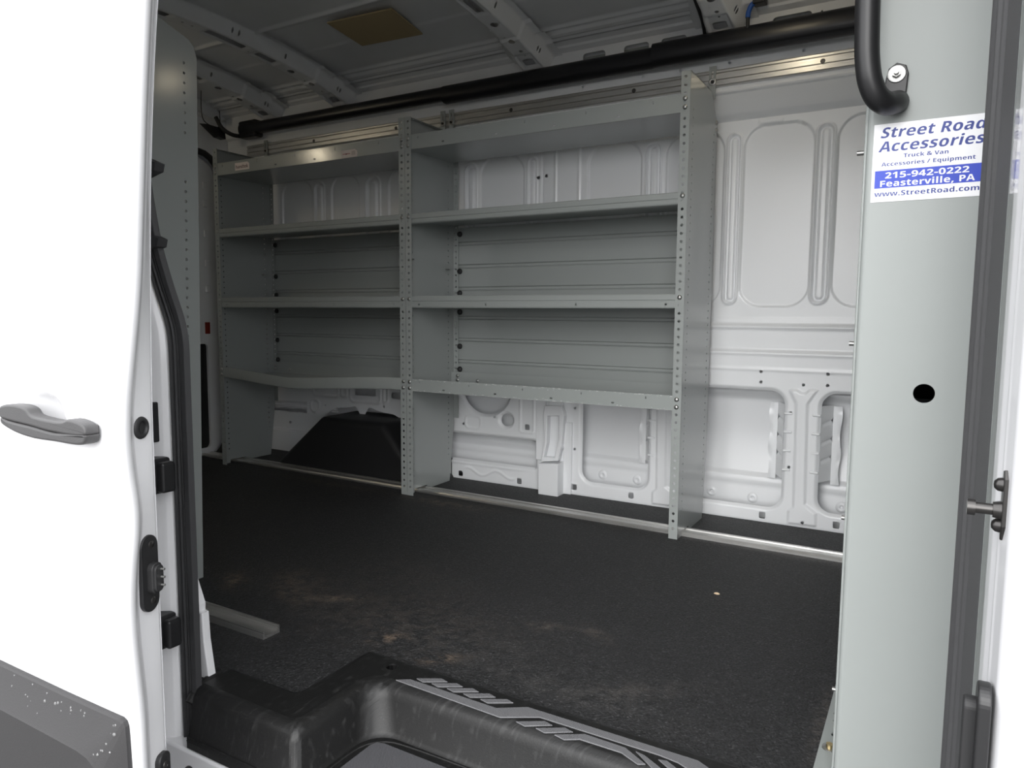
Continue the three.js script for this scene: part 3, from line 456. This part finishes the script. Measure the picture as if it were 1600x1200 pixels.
  const ct = onFace(0.358, 0.46); ct.name = 'contact_plate'; d.add(ct); ct.userData.label = 'black oblong contact plate with pins';
  mesh('base_plate', plate(rrect(-0.0185, 0.0185, -0.0575, 0.0575, 0.0184, 8), [], 0.004, 0.0015), M.plastic, ct);
  mesh('contact_block', [plate(rrect(-0.011, 0.011, -0.024, 0.022, 0.0095, 6), [], 0.010, 0.0015).translate(0.003, -0.006, 0.003), plate(rrect(-0.009, 0.009, -0.021, 0.019, 0.008, 6), [], 0.014, 0.001).translate(0.003, -0.006, 0.003)], M.rubber, ct);
  for (const y of [-0.018, -0.006, 0.006]) mesh('pin', new THREE.CylinderGeometry(0.0018, 0.0018, 0.02, 10).rotateX(Math.PI / 2).translate(0.006, y, 0.014), M.zinc, ct);
  for (const y of [-0.042, 0.043]) mesh('screw', lathe([[0, 0.002], [0.003, 0.0016], [0.0055, 0.001], [0.0058, 0]], 14).rotateX(Math.PI / 2).translate(0.004, y, 0.005), M.steel, ct);
  const lt = onFace(0.035, 0.62); lt.name = 'lower_latch'; d.add(lt); lt.userData.label = 'black lower door latch';
  mesh('latch_plate', plate(rrect(-0.012, 0.016, -0.05, 0.038, 0.011, 6), [], 0.006, 0.002), M.plastic, lt);
  mesh('latch_arm', [box(-0.014, 0.030, -0.04, -0.004, 0.004, 0.022, 0.006), new THREE.CylinderGeometry(0.007, 0.007, 0.03, 14).rotateZ(Math.PI / 2).translate(0.035, -0.02, 0.016)], M.plastic, lt);
  mesh('screw', lathe([[0, 0.003], [0.004, 0.002], [0.006, 0.001], [0.006, 0]], 14).rotateX(Math.PI / 2).translate(0.002, 0.02, 0.008), M.steel, lt);
}
{ // rain drops on the door cladding
  const n = 70, im = new THREE.InstancedMesh(new THREE.SphereGeometry(1, 10, 6), M.water, n), m = new THREE.Matrix4(), q = new THREE.Quaternion().setFromEuler(new THREE.Euler(-0.3, 0, 0));
  for (let i = 0; i < n; i++) { const x = 0.50 + 0.34 * Math.sqrt(rnd()), t = rnd(), r = 0.0011 + 0.0016 * rnd(); m.compose(new THREE.Vector3(x, 0.150 - 0.050 * t, 1.7195 + 0.0175 * (t * 0.87 + 0.05)), q, new THREE.Vector3(r * (0.8 + 0.6 * rnd()), r, r * 0.6)); im.setMatrixAt(i, m); }
  im.name = 'water_drops'; im.castShadow = im.receiveShadow = true; scene.add(im); tag(im, 'rain drops scattered over the dark grey door cladding', 'water drops', null, 'stuff');
}
// ================================================================ step trim
{
  const st = group('step_trim', 'black moulded plastic step trim in the doorway with grey tread pads', 'step');
  const corner = [[0.604, 1.428], [0.880, 1.428], [0.880, 1.222], [2.02, 1.222]];    // edge of the well at floor height (x, z)
  const norm = [[0, -1], [-1, 0], [0, -1]];                                         // towards the floor
  const prof = [[0.090, -0.003], [0.088, 0.004], [0.082, 0.006], [0.020, 0.006], [0.012, 0.0045], [0.005, 0.0005], [0.0005, -0.005], [-0.003, -0.012], [-0.0055, -0.022], [-0.015, -0.080], [-0.018, -0.088], [-0.024, -0.092]];
  const ring = ([d, y]) => {
    const c = corner.map((p, i) => i === 0 ? [p[0], p[1] + norm[0][1] * d] : i === 3 ? [p[0], p[1] + norm[2][1] * d] : i === 1 ? [p[0] + norm[1][0] * d, p[1] + norm[0][1] * d] : [p[0] + norm[1][0] * d, p[1] + norm[2][1] * d]);
    const out = [[c[0][0], y, c[0][1]]]; const N = 10;
    const arcs = [[c[1], [-1, 0], [0, -1], 0.018], [c[2], [0, 1], [1, 0], Math.max(0.008, 0.05 - d * 0.48)]];
    for (const [p, a, b, r] of arcs) for (let i = 0; i <= N; i++) { const t = i / N * Math.PI / 2, A = 1 - Math.sin(t), B = 1 - Math.cos(t); out.push([p[0] + r * (a[0] * A + b[0] * B), y, p[1] + r * (a[1] * A + b[1] * B)]); }
    out.push([c[3][0], y, c[3][1]]); return out;
  };
  const ra = ring([0.082, 0]).map((p) => [p[0], -p[2]]), rb = ring([0.020, 0]).map((p) => [p[0], -p[2]]).reverse();
  const flange = plate([...ra, ...rb], [circ(0.882, -1.165, 0.0125, 28)], 0.003).rotateX(-Math.PI / 2).translate(0, 0.003, 0);
  { const q = flange.attributes.position, u = flange.attributes.uv; for (let i = 0; i < q.count; i++) u.setXY(i, q.getX(i) + q.getY(i) * 0.7, q.getZ(i) + q.getY(i) * 0.7); }
  const rings = prof.map(ring), n = rings[0].length, pos = [], uv = [], idx = [];
  rings.forEach((r, k) => r.forEach((p) => { pos.push(...p); uv.push(p[0] + p[2] * 0.7, p[1] + p[2] * 0.7); }));
  for (let k = 0; k + 1 < rings.length; k++) if (k !== 2) for (let i = 0; i + 1 < n; i++) { const a = k * n + i; idx.push(a, a + 1, a + n, a + 1, a + n + 1, a + n); }
  mesh('edge_trim', [toCreasedNormals(fromArrays(pos, idx, uv), 0.9), flange], M.step, st);
  mesh('left_end', tubeGeo([[0.575, -0.01, 1.352], [0.585, -0.004, 1.37], [0.59, -0.012, 1.41], [0.592, -0.03, 1.43]], 0.012, 20, 10), M.step, st);
  mesh('face_return', sheet(0.60, 0.895, -0.11, -0.085, 0.05, 0.01, (x, y) => [x, y, 1.4475]), M.step, st);
  mesh('tread', box(0.885, 2.0, -0.11, -0.0895, 1.232, 1.62, 0.003), M.step, st);
  const ridge = []; for (const p of ring([-0.030, -0.089]).slice(11)) ridge.push(p);
  mesh('tread_ridge', tubeGeo([[0.910, -0.0885, 1.60], ...ridge.filter((_, i) => i % 2 === 0)], 0.0022, 120, 8), M.step, st);
  const tp = (name, pts, mat, y, h = 0.0012) => { const s = shapeOf(pts.map(([x, z]) => [x, -z])); return mesh(name, new THREE.ExtrudeGeometry(s, { depth: h, bevelEnabled: true, bevelSize: 0.0006, bevelThickness: 0.0006, bevelSegments: 1, bevelOffset: -0.0006 }).rotateX(-Math.PI / 2).translate(0, y, 0), mat, st); };
  tp('tread_pad', [[0.925, 1.60], [0.925, 1.283], [0.931, 1.271], [0.945, 1.266], [2.0, 1.266], [2.0, 1.60]], M.pad, -0.0893).userData.label = 'large grey ribbed pad on the lower step';
  const pads = [];
  for (const x of [0.957, 0.994, 1.0315, 1.070, 1.1095]) pads.push([[x, 1.179], [x + 0.044, 1.153], [x + 0.061, 1.158], [x + 0.019, 1.184]]);
  for (const x of [1.206, 1.2465]) pads.push([[x, 1.210], [x + 0.044, 1.182], [x + 0.062, 1.187], [x + 0.020, 1.215]]);
  pads.push([[0.925, 1.205], [0.948, 1.188], [1.152, 1.190], [1.201, 1.157], [1.325, 1.156], [1.5215, 1.155], [1.560, 1.175], [1.513, 1.186], [1.495, 1.178], [1.460, 1.174], [1.236, 1.176], [1.174, 1.2135]]);
  pads.push([[1.284, 1.211], [1.329, 1.182], [1.405, 1.183], [1.450, 1.209], [1.439, 1.216], [1.404, 1.200], [1.328, 1.201], [1.305, 1.216]]);
  pads.push([[1.424, 1.184], [1.441, 1.187], [1.480, 1.209], [1.466, 1.216]], [[1.464, 1.186], [1.478, 1.182], [1.520, 1.206], [1.506, 1.213]]);
  for (const p of pads) tp('tread_pad', p, M.padPale, 0.006);
}
// ================================================================ shelving
const PITCH = 0.0254;
function endPanel(X, s, parent) {                              // s: +1 flanges turned to +x, -1 to -x
  const D = 0.332, g = [];
  const web = [[0, 0], [0.045, 0], [0.045, 0.016], [0.135, 0.016], [0.135, 0], [0.298, 0], [D, 0.26], [D, 1.415], [0.30, 1.445], [0.25, 1.5], [0, 1.5]], wh = [];
  for (let y = 0.07; y < 1.40; y += PITCH) { wh.push(circ(0.040, y, 0.0036, 8)); if (y > 0.12 && y < 1.38) wh.push(circ(0.290, y, 0.0036, 8)); }
  const tw = 0.0016;
  g.push(plate(web, wh, tw).rotateY(Math.PI / 2).translate(s > 0 ? X : X - tw, 0, 0));
  const fx = (a, b) => s > 0 ? [X + a, X + b] : [X - b, X - a];
  const [f0, f1] = fx(0, 0.030), fh = []; for (let y = 0.035; y < 1.49; y += PITCH) fh.push(circ(X + s * 0.0155, y, 0.0048, 10));
  g.push(plate([[f0, 0], [f1, 0], [f1, 1.5], [f0, 1.5]], fh, 0.0016, 0).translate(0, 0, -0.0016 + 0.0002));
  const [b0, b1] = fx(0, 0.026), bh = []; for (let y = 0.475; y < 1.39; y += PITCH) bh.push(circ(X + s * 0.014, y, 0.0038, 8));
  g.push(plate([[b0, 0.28], [b1, 0.28], [b1, 1.415], [b0, 1.415]], bh, 0.0016).translate(0, 0, -D));
  const [t0, t1] = fx(0, 0.022), th = []; for (let z = 0.04; z < 0.2; z += PITCH) th.push(circ(X + s * 0.011, z, 0.0035, 8, 0.006));
  g.push(plate([[t0, 0.002], [t1, 0.002], [t1, 0.25], [t0, 0.25]], th, 0.0016).rotateX(-Math.PI / 2).translate(0, 1.4984, 0));
  return mesh('end_panel', g, M.grey, parent);
}
const slots = (x0, x1, yv, yh) => { const h = []; for (let x = x0 + 0.06, k = 0; x < x1 - 0.04; x += 0.118, k++) { if (k % 2 === 0) h.push(circ(x, yv, 0.0022, 8, 0.006)); else h.push(circ(x, yh, 0.0065, 10, 0.0034)); } return h; };
function shelfBay(x0, x1, o) {
  const t = o.t, a = x0 + 0.002, b = x1 - 0.002;
  endPanel(x0, 1, t); endPanel(x1, -1, t);
  const back = -0.322;
  // header
  mesh('top_shelf', [plate([[a, 1.376], [b, 1.376], [b, 1.432], [a, 1.432]], slots(a, b, 1.418, 1.390), 0.0016).translate(0, 0, -0.004), sweepX([[-0.003, 1.431], [-0.016, 1.4305], [-0.016, 1.426]], a, b), sweepX([[-0.003, 1.377], [-0.006, 1.3755], [-0.02, 1.3775], [back, 1.384], [back, 1.43]], a, b)], M.grey, t);
  // two shelves
  for (const [yt, h] of [[1.131, 0.040], [0.809, 0.048]]) {
    const z = -0.010, p = [[back, yt + 0.012], [back, yt - 0.014], [-0.020, yt - 0.020], [-0.014, yt - 0.012], [-0.010, yt - 0.001], [-0.006, yt], [-0.0035, yt - 0.003], [-0.0035, yt - 0.019], [-0.0065, yt - 0.021], [-0.0065, yt - 0.0235], [-0.0035, yt - 0.0255]], q2 = [[-0.0035, yt - h + 0.006], [-0.005, yt - h + 0.002], [-0.010, yt - h], [-0.030, yt - h + 0.001], [-0.030, yt - h + 0.008]];
    const hx = [a + 0.06, a + (b - a) * 0.33, a + (b - a) * 0.66, b - 0.06], r = [sweepX(p, a, b, { crease: 0.45 }), sweepX(q2, a, b, { crease: 0.45 }), plate([[a, yt - h + 0.0055], [b, yt - h + 0.0055], [b, yt - 0.0252], [a, yt - 0.0252]], h > 0.045 ? hx.map((x) => circ(x, yt - 0.034, 0.0038, 10)) : [], 0.0012).translate(0, 0, -0.0045)];
    mesh('shelf', r, M.grey, t);
  }
  // deep bottom shelf
  if (o.sag) {
    const bend = (q) => { const f = (q[0] - a) / (b - a), w = f < 0.42 ? f / 0.42 : Math.max(0, 1 - (f - 0.42) / 0.5), s = sst(0, 1, w) * 0.35 + w * 0.65, k = sst(-0.30, -0.02, q[2]); return [q[0], q[1] - 0.028 * s * k, q[2] + 0.012 * s * k]; };
    mesh('bottom_shelf', sweepX([[-0.014, 0.473], [-0.012, 0.4775], [-0.004, 0.478], [-0.003, 0.476], [-0.003, 0.432], [-0.005, 0.429], [-0.012, 0.4285], [-0.10, 0.4295], [-0.20, 0.4305], [back + 0.012, 0.432], [back + 0.009, 0.486]], a, b, { nx: 60, crease: 0.5, bend }), M.grey, t);
  } else {
    const bs = mesh('bottom_shelf', [sweepX([[-0.003, 0.4775], [-0.012, 0.4775], [-0.014, 0.473]], a, b), sweepX([[-0.003, 0.43], [-0.006, 0.4285], [-0.02, 0.4295], [back + 0.012, 0.432], [back + 0.009, 0.486]], a, b)], M.grey, t);
    const chips = dataTex(2048, 96, (i, j) => {                 // bare metal chips along the edges of the worn lip
      const x = i / 2048, y = j / 96, e = Math.min(y, 1 - y), n = vnoise(i * 0.05, j * 0.22) * 0.6 + vnoise(i * 0.16 + 50, j * 0.4) * 0.4, zone = vnoise(x * 9 + 3, 1.5);
      const c = n > 0.70 - 0.20 * zone + e * 1.5 ? 1 : 0, k = c ? 0.62 : 0.345, q = (v) => Math.round(255 * (1.055 * Math.pow(v, 1 / 2.4) - 0.055));
      return [q(k * (c ? 1 : 0.955)), q(k * (c ? 1 : 1.02)), q(k * 0.995)];
    }, true);
    chips.repeat.set(1 / 1.13, 1 / 0.049); chips.offset.set(0, -0.429 / 0.049);
    const worn = M.grey.clone(); worn.color.setRGB(1, 1, 1); worn.map = chips;
    mesh('front_lip', plate([[a, 0.429], [b, 0.429], [b, 0.478], [a, 0.478]], slots(a, b, 0.466, 0.441), 0.0016).translate(0, 0, -0.004), worn, bs);
  }
  // ribbed back panel
  const pr = [[back + 0.004, 1.108], [back, 1.104]]; for (const y of [1.041, 0.944, 0.848, 0.722, 0.627, 0.532]) pr.push([back, y + 0.009], [back - 0.007, y + 0.005], [back - 0.007, y - 0.004], [back + 0.002, y - 0.007], [back, y - 0.011]); pr.push([back, 0.445]);
  mesh('back_panel', sweepX(pr, a + 0.010, b - 0.010, { crease: 0.3 }).translate(0, 0, -0.014), M.grey, t);
  for (const y of [1.082, 0.923, 0.829, 0.747, 0.598, 0.497]) mesh('rubber_plug', lathe([[0, 0.009], [0.006, 0.008], [0.0105, 0.005], [0.012, 0], [0.012, -0.002]], 18).rotateX(Math.PI / 2).translate(x0 + 0.034, y, back - 0.008), M.rubber, t);
  for (const [x, y] of [[x0 + 0.036, 0.470], [x0 + 0.036, 0.452], [x0 + 0.14, 0.452]]) mesh('bolt', boltHead.clone().translate(x, y, back + 0.012), M.zinc, t);
  for (const [y, z] of [[0.955, -0.028], [0.93, -0.27]]) mesh('stud', new THREE.CylinderGeometry(0.0025, 0.0025, 0.02, 8).rotateZ(Math.PI / 2).translate(x0 + 0.012, y, z), M.zinc, t);
  // front bolts
  for (const y of [1.417, 1.391, 1.118, 0.797, 0.466, 0.441]) for (const x of [x0 + 0.0155, x1 - 0.0155]) mesh('bolt', boltHead.clone().translate(x, y, 0.0003), M.zinc, t);
}
const XL = -1.1386, XR = 1.1281;
const unitL = group('shelving_unit', 'grey steel shelving unit over the black wheel arch, bottom shelf lip bent', 'shelving unit', { group: 'grey steel shelving units along the far wall' });
shelfBay(XL, -0.0005, { t: unitL, sag: true });
const unitR = group('shelving_unit', 'grey steel shelving unit with straight shelves, nearer the bare white wall', 'shelving unit', { group: 'grey steel shelving units along the far wall' });
shelfBay(0.0005, XR, { t: unitR });
for (const y of [1.412, 1.386]) mesh('bolt', boltHead.clone().rotateY(Math.PI / 2).translate(XR + 0.001, y, -0.318), M.zinc, unitR);
function printed(w, h, draw) { const c = document.createElement('canvas'); c.width = w; c.height = h; draw(c.getContext('2d')); const t = new THREE.CanvasTexture(c); t.colorSpace = THREE.SRGBColorSpace; t.magFilter = THREE.LinearFilter; return t; }
{
  const t1 = printed(256, 96, (c) => { c.fillStyle = '#e9dfdb'; c.fillRect(0, 0, 256, 96); c.fillStyle = '#5a3a38'; c.font = 'bold 58px sans-serif'; c.textAlign = 'center'; c.textBaseline = 'middle'; c.fillText('handtek', 122, 52, 222); });
  const t2 = printed(256, 96, (c) => { c.fillStyle = '#ddd3ce'; c.fillRect(0, 0, 256, 96); c.fillStyle = '#a04a48'; c.fillRect(24, 44, 120, 8); c.fillStyle = '#6b3535'; c.fillRect(70, 42, 26, 14); c.fillStyle = '#8a7a70'; for (let i = 0; i < 6; i++) c.fillRect(170 + i * 10, 20, 4, 52); });
  const st = (x0, x1, y0, y1, tex, label) => { const p = shapeOf([[x0, y0], [x1, y0], [x1, y1 - 0.008], [x1 - 0.012, y1], [x0, y1]]); const g = new THREE.ExtrudeGeometry(p, { depth: 0.0004, bevelEnabled: false }); const q = g.attributes.position, u = g.attributes.uv; for (let i = 0; i < q.count; i++) u.setXY(i, (q.getX(i) - x0) / (x1 - x0), (q.getY(i) - y0) / (y1 - y0)); g.translate(0, 0, -0.0023); mesh('label_sticker', g, std({ map: tex, roughness: 0.5 }), unitL).userData.label = label; };
  st(-0.988, -0.892, 1.387, 1.421, t1, 'small white sticker with dark lettering'); st(-0.335, -0.247, 1.377, 1.408, t2, 'white sticker with red marks');
}
{ // tall end panel of the near-side shelves
  const s = mesh('shelf_panel', (() => {
    const pts = [[-1.40, 0], [-1.026, 0], [-0.990, 1.41], [-0.998, 1.438], [-1.012, 1.451], [-1.09, 1.478], [-1.40, 1.52]], h = [];
    const f = (y) => -(1.026 - 0.036 * y / 1.41) - 0.038;
    for (let y = 0.60; y < 1.10; y += PITCH) h.push(circ(f(y), y, 0.0040, 10)); for (let y = 1.21; y < 1.40; y += PITCH) h.push(circ(f(y), y, 0.0036, 10)); for (let y = 0.44; y < 0.60; y += PITCH) h.push(circ(f(y), y, 0.0045, 10));
    const g = plate(pts.map(([z, y]) => [z, y]), h, 0.002).rotateY(Math.PI / 2).translate(0.088, 0, 0);
    const fl = plate([[0, 0], [0.028, 0], [0.028, 1.40], [0, 1.41]], [], 0.0016).translate(0, 0, -0.0016); fl.applyMatrix4(new THREE.Matrix4().makeRotationX(-Math.atan(0.036 / 1.41))); fl.translate(0.061, 0, 1.027);
    return [g, fl];
  })(), M.grey);
  tag(s, 'tall plain grey perforated end panel standing just inside the rear edge of the doorway', 'panel');
}
// ================================================================ tracks and fixings
const trackProf = (w, h) => [[-w / 2, 0], [-w / 2, h * 0.55], [-w / 2 + 0.005, h], [-w * 0.22, h], [-w * 0.20, h * 0.45], [-w * 0.10, h * 0.45], [-w * 0.08, h * 0.8], [w * 0.08, h * 0.8], [w * 0.10, h * 0.45], [w * 0.20, h * 0.45], [w * 0.22, h], [w / 2 - 0.005, h], [w / 2, h * 0.55], [w / 2, 0]];
{
  const t = mesh('floor_track', sweepX(trackProf(0.07, 0.013), -1.40, 1.69, { closed: true, crease: 0.2 }).rotateY(-0.0125).translate(0, 0.0005, -0.093), M.alu); tag(t, 'long aluminium floor track along the foot of the shelves', 'track');
  const s = mesh('floor_track', sweepX([[-0.024, 0], [-0.024, 0.019], [-0.020, 0.019], [-0.019, 0.007], [0.019, 0.007], [0.020, 0.019], [0.024, 0.019], [0.024, 0]], -0.3, 0.545, { closed: true, crease: 0.2 }).translate(0, 0.0005, 1.186), M.alu); tag(s, 'short aluminium channel ending on the floor beside the doorway step', 'track');
  const wp = [[-0.308, 1.527], [-0.294, 1.529], [-0.2915, 1.532], [-0.2915, 1.544], [-0.297, 1.546], [-0.297, 1.549], [-0.2915, 1.551], [-0.2915, 1.566], [-0.297, 1.568], [-0.297, 1.571], [-0.2915, 1.573], [-0.2915, 1.580], [-0.294, 1.583], [-0.308, 1.584]];
  const w = group('wall_track', 'aluminium rail along the top of the far wall, with steel clip brackets', 'track');
  mesh('rail', sweepX(wp, -1.25, 1.69, { closed: true, crease: 0.2 }), M.alu, w);
  for (const x of [-0.78, -0.28, 0.31, 0.83, 1.47]) mesh('rail_screw', lathe([[0, 0.001], [0.004, 0.002], [0.0075, 0.0015], [0.008, 0]], 16).rotateX(Math.PI / 2).translate(x, 1.557, -0.292), M.steel, w);
  for (const x of [1.118, 0.022, -0.022, -1.105]) {
    const b = new THREE.Group(); b.name = 'clip_bracket'; w.add(b);
    mesh('strap', plate([[x - 0.012, 1.485], [x + 0.012, 1.485], [x + 0.012, 1.595], [x - 0.012, 1.595]], [new THREE.Path(rrect(x - 0.004, x + 0.004, 1.555, 1.58, 0.003, 3).map((p) => new THREE.Vector2(...p)).reverse())], 0.003).translate(0, 0, -0.289), M.grey, b);
    mesh('washer', lathe([[0.0055, 0], [0.0055, 0.003], [0.012, 0.003], [0.0125, 0]], 22).rotateX(Math.PI / 2).translate(x, 1.543, -0.286), M.zinc, b);
    mesh('nut', hexNut.clone().scale(0.65, 0.8, 0.65).rotateX(Math.PI / 2).translate(x, 1.543, -0.283), M.steel, b);
  }
}
{ // black trim tube under the roof edge
  const c = group('roof_trim', 'long black rounded trim tube running under the roof edge', 'trim');
  const pr = (y0, y1, z0, z1) => { const o = []; for (let i = 0; i < 22; i++) { const a = i / 22 * 2 * Math.PI, e = (v) => Math.sign(v) * Math.abs(v) ** 0.8; o.push([(z0 + z1) / 2 + (z1 - z0) / 2 * e(Math.cos(a)), (y0 + y1) / 2 + (y1 - y0) / 2 * e(Math.sin(a))]); } return o; };
  mesh('rear_tube', [sweepX(pr(1.624, 1.680, -0.285, -0.228), -1.235, 0.02, { closed: true, crease: 0.6 }), box(-1.245, -1.12, 1.609, 1.692, -0.29, -0.235, 0.012)], M.tube, c);
  mesh('front_tube', [sweepX(pr(1.610, 1.680, -0.285, -0.218), 0.015, 0.92, { closed: true, crease: 0.6, nx: 6 }), sweepX(pr(1.609, 1.690, -0.285, -0.210), 0.92, 1.70, { closed: true, crease: 0.6 })], M.tube, c);
}
{ // wiring beside the front roof bow
  const s = group('wiring', 'black wire harness and blue taped plug beside the front roof bow', 'wiring');
  mesh('harness', tubeGeo([[1.115, 1.785, 0.05], [1.105, 1.752, -0.09], [1.100, 1.737, -0.17], [1.094, 1.722, -0.235], [1.090, 1.685, -0.288]], 0.006, 40, 10), M.rubber, s);
  mesh('plug', box(1.262, 1.302, 1.742, 1.762, -0.24, -0.2, 0.004), M.plastic, s);
  mesh('blue_tape', tubeGeo([[1.275, 1.752, -0.215], [1.258, 1.745, -0.215], [1.248, 1.725, -0.215], [1.246, 1.706, -0.215]], 0.008, 20, 10), M.blue, s);
  mesh('lead', tubeGeo([[1.246, 1.710, -0.215], [1.246, 1.69, -0.218], [1.244, 1.66, -0.225]], 0.006, 16, 8), M.rubber, s);
}
{ // pillar fittings
  const s = group('door_striker', 'dark steel striker pin bolted to the white front pillar', 'striker');
  mesh('plate', plate([[-0.006, 0.029], [0.004, 0.031], [0.0095, 0.024], [0.0095, -0.016], [0.002, -0.029], [-0.005, -0.022], [-0.0095, 0.0]], [], 0.003, 0.001).rotateY(-Math.PI / 2).translate(1.8785, 0.583, 1.565), M.steel, s);
  mesh('pin', [new THREE.CylinderGeometry(0.0048, 0.0048, 0.024, 20).rotateZ(Math.PI / 2).translate(1.864, 0.579, 1.565), new THREE.CylinderGeometry(0.0068, 0.0068, 0.006, 20).rotateZ(Math.PI / 2).translate(1.853, 0.579, 1.565), new THREE.CylinderGeometry(0.0065, 0.008, 0.007, 20).rotateZ(Math.PI / 2).translate(1.872, 0.579, 1.565)], M.steel, s);
  for (const y of [0.6005, 0.5655]) mesh('bolt', lathe([[0, 0.007], [0.003, 0.0066], [0.0055, 0.004], [0.0062, 0]], 16).rotateZ(Math.PI / 2).translate(1.875, y, 1.563), M.steel, s);
  const c = group('contact_block', 'black plastic contact block low on the white front pillar', 'contact block');
  mesh('base_plate', plate(rrect(-0.016, 0.016, -0.08, 0.040, 0.0155, 8), [], 0.006, 0.002).rotateY(-Math.PI / 2).translate(1.874, 0.392, 1.578), M.plastic, c);
  mesh('contact_face', plate(rrect(-0.009, 0.009, -0.055, 0.022, 0.008, 6), [], 0.010, 0.002).rotateY(-Math.PI / 2).translate(1.869, 0.392, 1.570), M.rubber, c);
}
{ // grab handle on the partition
  const h = group('grab_handle', 'thick black curved grab handle bolted to the grey partition', 'handle');
  mesh('grip', tubeGeo([[1.757, 1.042, 1.105], [1.753, 1.037, 1.122], [1.744, 1.034, 1.138], [1.734, 1.041, 1.150], [1.7255, 1.060, 1.157], [1.7205, 1.09, 1.160], [1.7185, 1.13, 1.161], [1.717, 1.2, 1.161], [1.717, 1.38, 1.161], [1.722, 1.42, 1.155], [1.74, 1.435, 1.13], [1.75, 1.435, 1.105]], 0.0158, 120, 20), M.plastic, h);
  mesh('mount_plate', plate([[1.741, 1.075], [1.744, 1.089], [1.754, 1.096], [1.766, 1.091], [1.7695, 1.08], [1.767, 1.04], [1.758, 1.027], [1.746, 1.03], [1.738, 1.05]], [], 0.004, 0.0015).translate(0, 0, 1.101), M.plastic, h);
  mesh('washer', lathe([[0.004, 0.002], [0.011, 0.002], [0.012, 0.001], [0.012, 0]], 24).rotateX(Math.PI / 2).translate(1.7545, 1.080, 1.1065), M.zinc, h);
  mesh('nut', [hexNut.clone().scale(0.75, 0.9, 0.75).rotateX(Math.PI / 2).translate(1.7545, 1.080, 1.112), new THREE.CylinderGeometry(0.0034, 0.0034, 0.016, 12).rotateX(Math.PI / 2).translate(1.7545, 1.080, 1.114)], M.zinc, h);
}
{ // shop sticker
  const W = 1280, H = 960, x0 = 1.7295, x1 = 1.872, y0 = 0.905, y1 = 1.0145;
  const tex = printed(W, H, (c) => {
    c.fillStyle = '#fbfbfd'; c.fillRect(0, 0, W, H); c.textBaseline = 'alphabetic';
    const navy = '#2f3f8f', txt = (s, x, y, w, f, col, sl = 0) => { c.save(); c.fillStyle = col; c.font = f; c.transform(1, 0, sl, 1, x, y); const m = c.measureText(s).width; c.scale(w / m, 1); c.fillText(s, 0, 0); c.restore(); };
    txt('Street Road', 70, 172, 1150, 'bold 176px sans-serif', navy, -0.22); c.lineWidth = 1;
    txt('Accessories', 60, 342, 1150, 'bold 176px sans-serif', navy, -0.22);
    txt('Truck & Van', 350, 430, 500, 'bold 66px sans-serif', navy); txt('Accessories / Equipment', 105, 520, 1030, 'bold 66px sans-serif', navy);
    c.fillStyle = '#2f49c4'; c.fillRect(36, 572, 1165, 218);
    txt('215-942-0222', 150, 672, 930, 'bold 104px sans-serif', '#ffffff'); txt('Feasterville, PA', 90, 772, 1050, 'bold 104px sans-serif', '#ffffff');
    txt('www.StreetRoad.com', 40, 890, 1160, 'bold 84px sans-serif', navy);
  });
  const g = new THREE.BoxGeometry(x1 - x0, y1 - y0, 0.0004).translate((x0 + x1) / 2, (y0 + y1) / 2, 1.1006); const q = g.attributes.position, u = g.attributes.uv; for (let i = 0; i < q.count; i++) u.setXY(i, (q.getX(i) - x0) / (x1 - x0), (q.getY(i) - y0) / (y1 - y0));
  const s = mesh('shop_sticker', g, std({ map: tex, roughness: 0.45 })); tag(s, 'white and blue shop sticker with address on the grey partition', 'sticker');
}
{ // crumbs on the floor
  const c = mesh('floor_crumb', lathe([[0, 0.0035], [0.004, 0.003], [0.007, 0.001], [0.0075, 0]], 10).scale(1.1, 1, 0.8).translate(1.361, 0.0005, 0.401), M.crumb); tag(c, 'small tan crumb lying on the black floor', 'debris');
}
{ // cargo lamps on the roof: lens, and a light of the same size just below it
  const lamp = (x, y, z, power, label) => {
    const l = group('cargo_lamp', label, 'lamp');
    mesh('housing', box(x - 0.05, x + 0.05, y, y + 0.05, z - 0.03, z + 0.03, 0.005), M.plastic, l);
    mesh('lens', box(x - 0.04, x + 0.04, y - 0.004, y + 0.002, z - 0.022, z + 0.022, 0.002), new THREE.MeshStandardMaterial({ color: 0xffffff, emissive: lin(1, 0.86, 0.6), emissiveIntensity: 22 }), l);
    const r = new THREE.PointLight(lin(1, 0.86, 0.62), power); r.name = 'lamp_light'; r.position.set(x, y - 0.03, z); r.shadow.radius = 1.2; r.castShadow = true; scene.add(r);
  };
  lamp(1.34, 1.775, 0.2, 0.045, 'small lit lamp on the roof above the grey partition'); lamp(-1.37, 1.70, 0.92, 0.10, 'small lit lamp above the closed rear door');
}
renderer.render(scene, camera);
